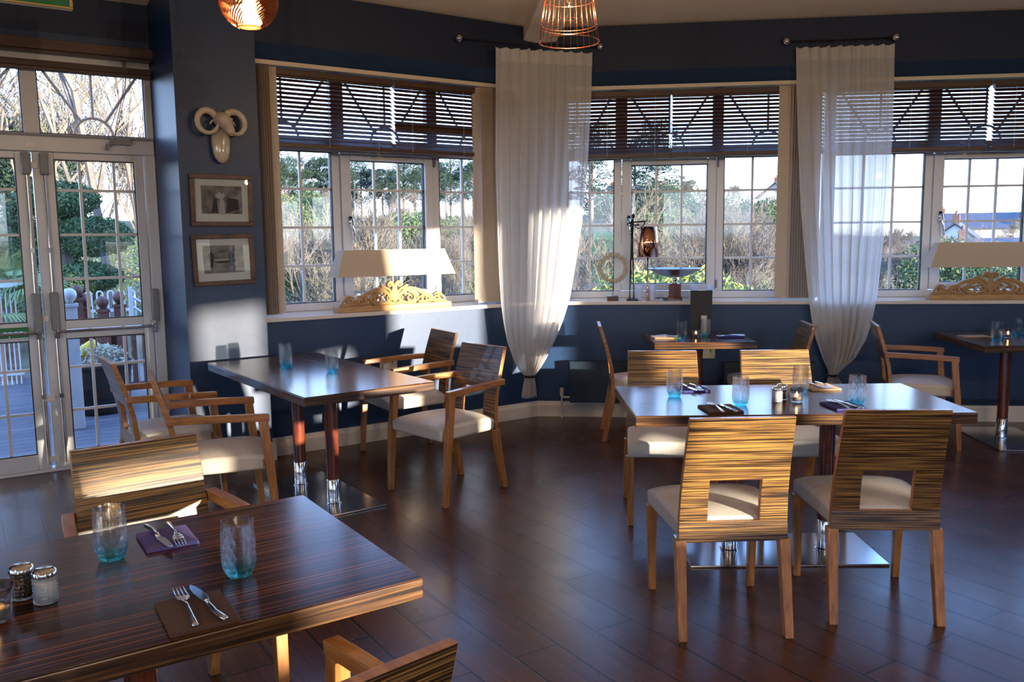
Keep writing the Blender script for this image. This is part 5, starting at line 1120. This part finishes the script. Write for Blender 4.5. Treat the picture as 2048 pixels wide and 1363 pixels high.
def azlab(az, r_):
    d_ = 'large bare tree close below' if r_ < 32 else 'bare tree partway down the slope beyond' if r_ < 60 else 'small bare tree across the valley beyond' if r_ < 120 else 'tiny bare tree on the far ridge beyond'
    for lim, w in ((-12.6, 'left light of the left window'), (-6.2, 'opening light of the left window'), (-1.2, 'right light of the left window'), (4.2, 'corner curtain'), (7.0, 'left light of the middle window'), (13.0, 'opening light of the middle window'),
                   (18.0, 'right light of the middle window'), (23.5, 'second curtain'), (26.0, 'left light of the right window'), (90, 'opening light of the right window')):
        if az < lim: return d_ + ' the ' + w
cnt = 0
for r0, r1, n, s0, s1 in ((20, 30, 16, .62, .85), (30, 45, 26, .7, .95), (45, 75, 38, .8, 1.1), (75, 120, 40, .8, 1.15), (120, 190, 46, .8, 1.2)):
    for k in range(n):
        az = -18.5 + (k + rnd.random()) / n * 52.0; r_ = rnd.uniform(r0, r1)
        if az > 21 and r_ < 70: continue
        if 4.8 < az < 8.8 and 40 < r_ < 150 and rnd.random() < .93: continue
        az = round(az, 2); place(BT[rnd.randrange(4)], 'bare_tree', azlab(az, r_), 'tree', azlab(az, r_).replace('tree', 'trees'), az, r_, rnd.uniform(s0, s1) * (.75 if az > 18 else 1)); cnt += 1
# twiggy undergrowth nobody could count
def scrub(nm, label, specs, seed, m):
    rd = random.Random(seed); V = []; Fc = []
    for (a0, a1, r0, r1, n, h) in specs:
        for _ in range(n):
            az = rd.uniform(a0, a1); r_ = rd.uniform(r0, r1); x, y, z = r_ * sin(RD(az)), r_ * cos(RD(az)), hgt(az, r_)
            if 4.6 < az < 8.8 and r_ > 55: continue
            for q in range(5):
                hh = h * rd.uniform(.4, 1.1); d = Vector((rd.uniform(-.6, .6), rd.uniform(-.6, .6), 1)); w = .004 + .00022 * r_; px, py = x + rd.uniform(-1, 1) * h * .3, y + rd.uniform(-1, 1) * h * .3
                t = Vector((px, py, z)); e = t + d.normalized() * hh; o = len(V); V += [(t.x - w, t.y, t.z), (t.x + w, t.y, t.z), (t.x, t.y + w, t.z), tuple(e)]; Fc += [(o, o + 1, o + 3), (o + 1, o + 2, o + 3), (o + 2, o, o + 3)]
    me = bpy.data.meshes.new(nm); me.from_pydata(V, [], Fc); me.materials.append(m); o = bpy.data.objects.new(nm, me); COL.objects.link(o); tag(o, label, 'undergrowth', kind='stuff')
scrub('scrub', 'pale twiggy undergrowth covering the slope outside the windows', [(-18, 20, 15, 28, 3000, 1.2), (-18, 24, 28, 60, 5000, 1.5), (-18, 34, 60, 120, 4500, 1.8), (-18, 36, 120, 200, 5500, 1.6)], 3, M_['bark'])
scrub('scrub', 'grey brown thicket between the pale bushes on the slope', [(-18, 20, 20, 60, 2000, 1.4), (-18, 36, 60, 190, 5500, 1.6)], 9, M_['bark2'])
def leaf_cloud(blobs, n, size, seed, m, flat=.0):
    rd = random.Random(seed); V = []; Fc = []; tot = sum(b_[3] for b_ in blobs)
    for (c, rx, rz, wgt) in blobs:
        for _ in range(int(n * wgt / tot)):
            while True:
                p = Vector((rd.uniform(-1, 1), rd.uniform(-1, 1), rd.uniform(-1, 1)))
                if .25 < p.length < 1: break
            p = p.normalized() * (p.length ** .6); q = Vector((c[0] + p.x * rx, c[1] + p.y * rx, c[2] + p.z * rz))
            a = Vector((rd.uniform(-1, 1), rd.uniform(-1, 1), rd.uniform(-1, 1) * (1 - flat))).normalized(); bb = a.cross(Vector((rd.uniform(-1, 1), rd.uniform(-1, 1), rd.uniform(-1, 1)))).normalized()
            s = size * rd.uniform(.6, 1.3); o = len(V); V += [tuple(q - a * s), tuple(q - bb * s * .38), tuple(q + a * s), tuple(q + bb * s * .38)]; Fc.append((o, o + 1, o + 2, o + 3))
    me = bpy.data.meshes.new('foliage'); me.from_pydata(V, [], Fc); me.materials.append(m); return me
def leafy_tree(nm, label, cat, group, az, r_, fol, trunk_me, s=1.0, dz=0):
    root = thing(nm, label, cat, (r_ * sin(RD(az)), r_ * cos(RD(az)), hgt(az, r_) + dz), random.uniform(0, 6.28), group); root.scale = (s, s, s)
    for n_, me in (('foliage', fol), ('trunk', trunk_me)):
        if me is None: continue
        o = bpy.data.objects.new(n_, me); COL.objects.link(o); o.parent = root
    return root
def trunk_mesh(paths, m):
    b = MB()
    for pts, rr in paths: b.tube(pts, rr, 7)
    me = bpy.data.meshes.new('trunk'); me.from_pydata(b.v, [], b.f); me.materials.append(m); return me
# pines: bare stem, rounded clumps high up
def pine(seed, H, flat=False):
    rd = random.Random(seed); bl = []; pa = [([(0, 0, -.3), (.1, 0, H * .5), (.05, .1, H * .97)], [H * .022, H * .016, H * .006])]
    n = 15 if flat else 18
    for k in range(n):
        z = H * (.42 + .58 * k / (n - 1)) if flat else H * rd.uniform(.36, .95); R = (H * .30 * (1.12 - (z / H) * .85)) if flat else H * .24 * (1.05 - abs(z / H - .6)); a = k * 2.4 + rd.uniform(0, .8); off = R * (.75 if flat else .8)
        c = (off * cos(a), off * sin(a), z); bl.append((c, H * (.13 if flat else .13), H * (.022 if flat else .07), 1)); pa.append(([(0.05, 0, z - H * .08), (c[0] * .6, c[1] * .6, z - H * .02), c], [H * .006, H * .004, H * .002]))
        if flat: c2 = (off * cos(a + 3), off * sin(a + 3), z + .1); bl.append((c2, H * .11, H * .02, 1)); pa.append(([(0.05, 0, z - H * .03), c2], [H * .005, H * .002]))
    return leaf_cloud(bl, 9000, .16, seed, M_['needle'], flat=.5 if flat else 0), trunk_mesh(pa, M_['bark2'])
PN = [pine(21, 14), pine(22, 13), pine(23, 15)]; CED = [pine(31, 17, True), pine(33, 16, True)]
for k in range(30):
    az = -17.5 + k * .53 + rnd.uniform(-.25, .25); f, t = PN[k % 3]; pw = 'left light' if az < -12.6 else 'opening light' if az < -6.2 else 'right light'
    leafy_tree('pine_tree', 'dark pine on the skyline seen through the %s of the left window' % pw, 'tree', 'dark pines on the skyline through the %s of the left window' % pw, az, rnd.uniform(175, 205), f, t, rnd.uniform(.72, 1.0))
for k, (az, r_, s, f, lb) in enumerate([(5.3, 120, .98, CED[0], 'tall layered cedar just right of the corner curtain'), (8.1, 130, .90, CED[1], 'thin layered cedar in the left column of the middle window'), (9.5, 128, 1.0, CED[0], 'layered cedar by the upper glazing bar of the middle window'), (11.6, 190, .52, PN[1], 'small dark conifer on the ridge above the bowl'), (2.2, 150, .8, PN[0], 'dark pine behind the corner curtain')]):
    leafy_tree('cedar_tree' if 'cedar' in lb else 'pine_tree', lb, 'tree', None, az, r_, f[0], f[1], s)
# rounded evergreen bushes
def bush(seed, R, Hh, n, size, m):
    rd = random.Random(seed); bl = [((rd.uniform(-.6, .6) * R, rd.uniform(-.6, .6) * R, Hh * rd.uniform(.3, .7)), R * .55, Hh * .35, 1) for _ in range(8)]
    return leaf_cloud(bl, n, size, seed, m)
BU = [bush(41, 3.2, 3.6, 14000, .10, M_['leafg']), bush(42, 2.6, 3.0, 12000, .09, M_['leafg'])]; BY = bush(43, 1.6, 2.2, 9000, .07, M_['leafy'])
place(BY, 'shrub', 'yellow green shrub right behind the silver bowl', 'shrub', None, 11.0, 14.5, 1.0, dz=-.15)
place(BY, 'shrub', 'low green shrub behind the shell ring ornament', 'shrub', None, 6.0, 24, 1.1, 2.0, dz=-.2)
place(BY, 'shrub', 'green shrub behind the left end of the carved lamp', 'shrub', None, -10.2, 17, .75, 1.0, dz=-.1)
for k, (az, r_, s) in enumerate([(-13, 60, 1.2), (-9.5, 70, 1.5), (-8, 95, 2.2), (-5, 110, 2.2), (-3, 62, 1.3), (4.2, 48, 1.0), (9.6, 75, 1.3), (12, 60, 1.3), (14, 85, 1.8), (17, 55, 1.1), (15.5, 110, 2.2), (13, 130, 2.4), (10.5, 105, 1.9), (17.3, 90, 1.8), (-16, 45, 1.1), (-7, 45, 1.0), (-11, 85, 1.8), (7, 165, 2.2), (10, 160, 2.2), (-12, 150, 2.6), (-15, 130, 2.4), (24, 22, .95), (26.2, 26, 1.0), (25, 34, 1.2), (29, 48, 1.1), (31, 60, 1.4), (27.5, 70, 1.6)]):
    w = 'left' if az < -1.5 else 'middle' if az < 18.5 else 'right'; q = 'small dark bush close below' if r_ < 50 else 'dark evergreen bush across the valley beyond' if r_ < 100 else 'dark evergreen clump on the far ridge beyond'
    place(BU[k % 2], 'evergreen_bush', q + ' the %s window' % w, 'bush', q.replace('bush', 'bushes').replace('clump', 'clumps') + ' the %s window' % w, az, r_, s, dz=-.2)
# houses on the ridge and to the right
M_['render'] = mat('pale house render', (.42, .37, .30), .9); M_['roofs'] = mat('grey slate roof', (.07, .075, .095), .7); M_['roofr'] = mat('brown tile roof', (.16, .075, .05), .8); M_['hwin'] = mat('dark house window', (.03, .035, .05), .2); M_['hwhite'] = mat('white house render', (.62, .60, .57), .9)
def house(label, az, r_, w, d_, h, rf, m, mr, rot, dz=0, chim=1):
    r = thing('house', label, 'house', (r_ * sin(RD(az)), r_ * cos(RD(az)), hgt(az, r_) + dz), RD(-az + rot))
    MB().box(-w / 2, w / 2, -d_ / 2, d_ / 2, -1, h).prism([(-d_ / 2, h), (d_ / 2, h), (0, h + rf * .96)], -w / 2, w / 2, M=Matrix(((0, 1, 0, 0), (1, 0, 0, 0), (0, 0, 1, 0), (0, 0, 0, 1)))).build('walls', m, r)
    b = MB(); e = .4
    for sg in (-1, 1): b.hexa([(-w / 2 - e, sg * (d_ / 2 + e), h - .25), (w / 2 + e, sg * (d_ / 2 + e), h - .25), (w / 2 + e, 0, h + rf), (-w / 2 - e, 0, h + rf)], [(-w / 2 - e, sg * (d_ / 2 + e), h - .05), (w / 2 + e, sg * (d_ / 2 + e), h - .05), (w / 2 + e, 0, h + rf + .2), (-w / 2 - e, 0, h + rf + .2)])
    b.build('roof', mr, r)
    for k in range(chim): MB().box(-w / 2 + .5 + k * (w - 1.6), -w / 2 + 1.3 + k * (w - 1.6), -.4, .4, h + rf * .6, h + rf + 1.1).lathe([(.15, h + rf + 1.1), (.12, h + rf + 1.6)], 8, M=Matrix.Translation((-w / 2 + .9 + k * (w - 1.6), 0, 0))).build('chimney', M_['roofr'], r)
    for x in [-w * .3, 0, w * .3]:
        for z in ([h * .25, h * .68] if h > 4 else [h * .4]):
            f = MB().box(x - .55, x + .55, -d_ / 2 - .05, -d_ / 2, z - .1, z + 1.1).build('window', M_['hwhite'], r); MB().box(x - .45, x + .45, -d_ / 2 - .08, -d_ / 2 - .05, z, z + 1.0).build('window_glass', M_['hwin'], f)
    for sg in (-1, 1): MB().box(sg * w / 2 - .03, sg * w / 2 + .03, -.5, .5, h * .62, h * .62 + 1.1).build('window', M_['hwin'], r)
house('pale gabled house among bare trees, at the right end of the middle window', 17.2, 185, 7, 7, 4.2, 2.8, M_['render'], M_['roofs'], 75, 1.2)
house('long grey house roof on the ridge seen over the middle window trees', 8.6, 215, 16, 9, 4, 3, M_['render'], M_['roofs'], 5, -.5)
house('white gabled house left of the right window sash bar', 27.3, 120, 6, 7, 4.2, 2.8, M_['hwhite'], M_['roofs'], 84, -.8)
house('slate roofed house behind the right lamp shade', 30.2, 110, 12, 9, 3.6, 2.4, M_['hwhite'], M_['roofs'], 10, -1.5, 2)
house('dark roofed terrace with chimneys on the right skyline', 29.9, 185, 24, 10, 4, 2.6, M_['render'], M_['roofs'], 4, -.2, 2)
house('distant brick roofed house on the right skyline', 32.6, 185, 12, 9, 5, 3, M_['render'], M_['roofr'], 0, 0, 2)

# ------------------------------------------------------------------ terrace outside the glass doors
M_['deck'] = mat('grey blue deck boards', (.13, .12, .14), .55); t, n, l, bs = nt(M_['deck'])
tc = n.new('ShaderNodeTexCoord'); br = n.new('ShaderNodeTexBrick'); br.inputs['Scale'].default_value = 1; br.inputs['Brick Width'].default_value = 3.6; br.inputs['Row Height'].default_value = .14; br.inputs['Mortar Size'].default_value = .006
br.inputs['Color1'].default_value = (.085, .078, .09, 1); br.inputs['Color2'].default_value = (.13, .118, .13, 1); br.inputs['Mortar'].default_value = (.01, .01, .012, 1); l.new(tc.outputs['Object'], br.inputs[0]); l.new(br.outputs[0], bs.inputs[0])
o = MB().box(-4.5, 2.0, .3, 5.5, -.12, -.04).build('deck', M_['deck']); o.matrix_world = FD; tag(o, kind='structure')
M_['redwood'] = tex(mat('red brown stained wood', (.14, .05, .035), .6), (8, 8, 1), 3, 3, ((.3, (.085, .032, .024)), (.7, (.19, .075, .05))))
M_['whitep'] = mat('white painted metal', (.62, .60, .58), .4)
post0 = None
def postobj(label, s, y, h=1.02, wht=False):
    global post0
    M = FD @ Matrix.Translation((s, y, -.04))
    if post0 is None or wht or abs(h - 1.02) > .001:
        r = thing('fence_post', label, 'post', M=M, group='terrace posts with ball tops'); m = M_['whitep'] if wht else M_['redwood']
        MB().box(-.048, .048, -.048, .048, 0, h).box(-.058, .058, -.058, .058, h - .03, h).build('post', m, r, bevel=.004)
        MB().lathe([(0, 0), (.03, .0), (.026, .014), (.042, .028), (.056, .055), (.058, .075), (.05, .10), (.028, .122), (0, .128)], 20, M=Matrix.Translation((0, 0, h))).build('ball_finial', m, r, smooth=True)
        if post0 is None and not wht: post0 = r
        return r
    return dup(post0, label=label, M=M)
def panel(label, s0, y0, s1, y1, h=.86):
    a, b_ = Vector((s0, y0)), Vector((s1, y1)); L = (b_ - a).length; an = atan2(b_.y - a.y, b_.x - a.x)
    r = thing('picket_fence', label, 'fence', M=FD @ Matrix.Translation((s0, y0, -.04)) @ Matrix.Rotation(an, 4, 'Z'), group='stained picket panels')
    MB().box(.05, L - .05, -.02, .02, h - .03, h + .07).box(.05, L - .05, -.02, .02, .08, .16).build('rail', M_['redwood'], r, bevel=.003)
    q = MB(); n = max(2, int(L / .11))
    for k in range(n): x = .06 + (k + .5) * (L - .12) / n; q.box(x - .022, x + .022, -.015, .015, .12, h)
    q.build('pickets', M_['redwood'], r)
postobj('white post with a ball top at the left of the right door glass', .843, 1.65, 1.06, True)
postobj('red brown ball topped post right beside the white post', 1.062, 3.1); postobj('lower red brown ball topped post, third from the left in the right door', 1.13, 3.14, .93)
postobj('red brown ball topped post in the middle of the right door glass', 1.261, 2.9, .91); postobj('red brown ball topped post at the right of the right door glass', 1.413, 2.9, .95)
panel('picket panel left of the middle terrace post', 1.13, 3.12, 1.261, 2.9, .66); panel('picket panel between the middle and right terrace posts', 1.261, 2.9, 1.413, 2.9, .66); panel('picket panel right of the right terrace post', 1.413, 2.9, 1.95, 2.95, .66)
# hooped white railings
def hoops(label, M, n, pitch=.13, h=1.05):
    r = thing('hooped_railing', label, 'railing', M=M, group='white hooped railings')
    q = MB()
    for k in range(n):
        x = k * pitch * 2; q.tube([(x, 0, 0), (x, 0, h - .08)] + [(x + pitch / 2 - pitch / 2 * cos(a * pi / 6), 0, h - .08 + pitch / 2 * sin(a * pi / 6)) for a in range(1, 6)] + [(x + pitch, 0, h - .08), (x + pitch, 0, 0)], .0095, 6)
    q.build('hoops', M_['whitep'], r, smooth=True); MB().box(-.05, n * pitch * 2 - .08, -.012, .012, .80, .83).box(-.05, n * pitch * 2 - .08, -.012, .012, .10, .13).build('rail', M_['whitep'], r)
hoops('white hooped railing beyond the posts in the right door', FD @ Matrix.Translation((1.14, 4.0, -.04)), 6, .055, 1.08)
r = thing('upright_railing', 'white upright bar railing seen through the left door', 'railing', M=FD @ Matrix.Translation((-.35, 4.62, -.04)))
q = MB()
for k in range(22): q.tube([(k * .046, 0, 0), (k * .046, 0, 1.08)], .007, 6)
q.build('bars', M_['whitep'], r); MB().box(-.05, 1.0, -.02, .02, 1.08, 1.13).box(-.05, 1.0, -.015, .015, .1, .13).build('rail', M_['whitep'], r)
q = MB(); q.box(-.02, .02, -.02, .02, 0, 1.05).tube([(0, 0, .95), (.35, .1, .72)], .014, 6).tube([(0, 0, .85), (.30, .1, .62)], .014, 6); o = q.build('handrail_post', M_['whitep']); o.matrix_world = FD @ Matrix.Translation((1.62, 3.5, 0)); tag(o, 'white handrail end at the right of the door glass', 'handrail')
# planter with a yellow watering can and dry flowers, coiled hose
r = thing('planter', 'large dark round planter on the deck outside the right door', 'planter', M=FD @ Matrix.Translation((1.10, 2.35, -.04)))
MB().lathe([(0, 0), (.23, 0), (.26, .03), (.30, .42), (.325, .43), (.325, .47), (.30, .47), (.28, .43), (0, .42)], 32).build('pot', M_['gasket'], r, smooth=True)
M_['soil'] = mat('dark soil', (.02, .014, .01), 1.0); MB().lathe([(0, .44), (.20, .44), (.29, .43)], 24).build('soil', M_['soil'], r)
fm = leaf_cloud([((.12 * cos(k), .12 * sin(k * 1.7), .52), .15, .10, 1) for k in range(6)], 1500, .022, 8, M_['stone']); o = bpy.data.objects.new('dry_flowers', fm); COL.objects.link(o); o.parent = r
M_['yellow'] = mat('yellow plastic', (.75, .52, .04), .4)
r = thing('garden_ornament', 'yellow plastic shape standing in the dark planter', 'ornament', M=FD @ Matrix.Translation((1.0, 2.28, .45)))
MB().tube([(-.09, 0, .02), (-.05, 0, .07), (.02, 0, .11), (.07, 0, .16), (.085, .0, .19)], [.03, .048, .05, .036, .012], 14).tube([(.04, 0, .10), (.06, .0, .02), (.06, 0, -.03)], [.02, .016, .012], 10).build('body', M_['yellow'], r, smooth=True)
# trees just outside the doors
BIG = [bare_mesh(61, 15, .75, 6, 3, .0070, twig=.008, m=M_['bark2']), bare_mesh(64, 14, .85, 6, 3, .006, twig=.008, m=M_['bark'])]
for k, (az, r_, s, me, lb) in enumerate([(-25.1, 19, 1.0, 0, 'big bare tree whose trunk stands right of centre in the right door'), (-28.5, 24, 1.05, 1, 'bare tree spreading over the left part of the right door'), (-31.5, 22, .9, 0, 'bare tree behind the palm in the left door'), (-26.5, 30, 1.2, 1, 'bare tree farther back behind the big trunk'), (-23.2, 33, 1.1, 0, 'bare tree at the right edge of the door glass, farther back'), (-34, 30, 1.1, 1, 'bare tree at the far left edge through the left door')]):
    place(BIG[me], 'bare_tree', lb, 'tree', None, az, r_, s, rz=k * 1.3)
for k in range(14):
    az = -36 + k * 1.35; place(BT[k % 4], 'bare_tree', 'smaller bare tree behind the terrace, through the %s door' % ('left' if az < -29.3 else 'right'), 'tree', 'smaller bare trees behind the %s door' % ('left' if az < -29.3 else 'right'), az, 34 + (k * 7) % 22, 1.25)
def lt(seed, blobs, n, size, m, az, r_, nm, lb, th=5):
    leafy_tree(nm, lb, 'tree', None, az, r_, leaf_cloud(blobs, n, size, seed, m), trunk_mesh([([(0, 0, -.3), (.1, 0, th * .5), (0, .1, th)], [.16, .13, .06]), ([(0, 0, th * .35), (.8, .3, th * .6)], [.06, .03]), ([(0, 0, th * .4), (-.8, -.3, th * .62)], [.06, .03])], M_['bark2']))
lt(71, [((-.5, 0, 2.1), .7, .32, 1), ((.5, .2, 2.2), .6, .3, 1), ((0, 0, 2.75), .6, .28, 1), ((-.4, 0, 2.5), .6, .3, 1), ((.5, 0, 1.6), .6, .22, 1), ((-.2, .2, 1.65), .7, .2, 1)], 24000, .034, M_['leafg'], -27.5, 14.5, 'evergreen_tree', 'bushy green tree filling the middle of the right door glass', 2.6)
lt(72, [((0, 0, 3.5), 2.6, 1.6, 1), ((-1.5, 0, 5.5), 2.2, 1.3, 1), ((1.6, 0, 5.0), 2.0, 1.4, 1)], 26000, .07, M_['needle'], -30.0, 34, 'evergreen_tree', 'dark evergreen tree beyond the bare trees outside the doors', 6)
lt(73, [((0, 0, 1.5), 2.8, 1.3, 1), ((-2.5, 0, 2), 2.2, 1.6, 1), ((2.6, 0, 1.6), 2.2, 1.2, 1)], 22000, .045, M_['leafg'], -23.0, 30, 'evergreen_tree', 'low evergreen behind the terrace railing on the right', 3)
lt(74, [((0, 0, 1.2), 2.4, 1.1, 1), ((-2.2, 0, 1.6), 2.2, 1.2, 1)], 22000, .045, M_['leafg'], -31.5, 21, 'evergreen_tree', 'low evergreen behind the palm and the upright railing', 2.4)
# palm
r = thing('palm_tree', 'fan palm with a stout brown trunk seen through the left door', 'palm', (11.4 * sin(RD(-30.7)), 11.4 * cos(RD(-30.7)), -.75))
M_['ptrunk'] = tex(mat('shaggy palm trunk', (.2, .11, .07), .9), (1, 1, 8), 4, 4, ((.3, (.13, .07, .045)), (.7, (.30, .18, .12))), bump=.6)
MB().tube([(0, 0, 0), (.02, 0, .6), (-.02, 0, 1.2), (0, 0, 1.55)], [.18, .16, .15, .11], 14).build('trunk', M_['ptrunk'], r, smooth=True)
q = MB(); rd = random.Random(2)
for k in range(34):
    a = k * 2.4; el = rd.uniform(-.5, 1.25); d = Vector((cos(a) * cos(el), sin(a) * cos(el), sin(el))); c = Vector((0, 0, 1.55)) + d * rd.uniform(.3, .5)
    q.tube([(0, 0, 1.5), tuple(c)], .008, 4); sd = d.cross(Vector((0, 0, 1))).normalized(); upv = sd.cross(d)
    for j in range(15):
        f = (j - 7) / 7 * 1.25; dd = (d * cos(f) + sd * sin(f)).normalized(); e = c + dd * .36 - Vector((0, 0, .12 * abs(f) + .05)); w = upv.cross(dd).normalized() * .016 if upv.cross(dd).length > 0 else sd * .016
        m_ = c + dd * .2; q.add([tuple(c), tuple(m_ - w), tuple(e), tuple(m_ + w)], [(0, 1, 2, 3)])
q.build('fronds', M_['palmleaf'], r, fix=False)
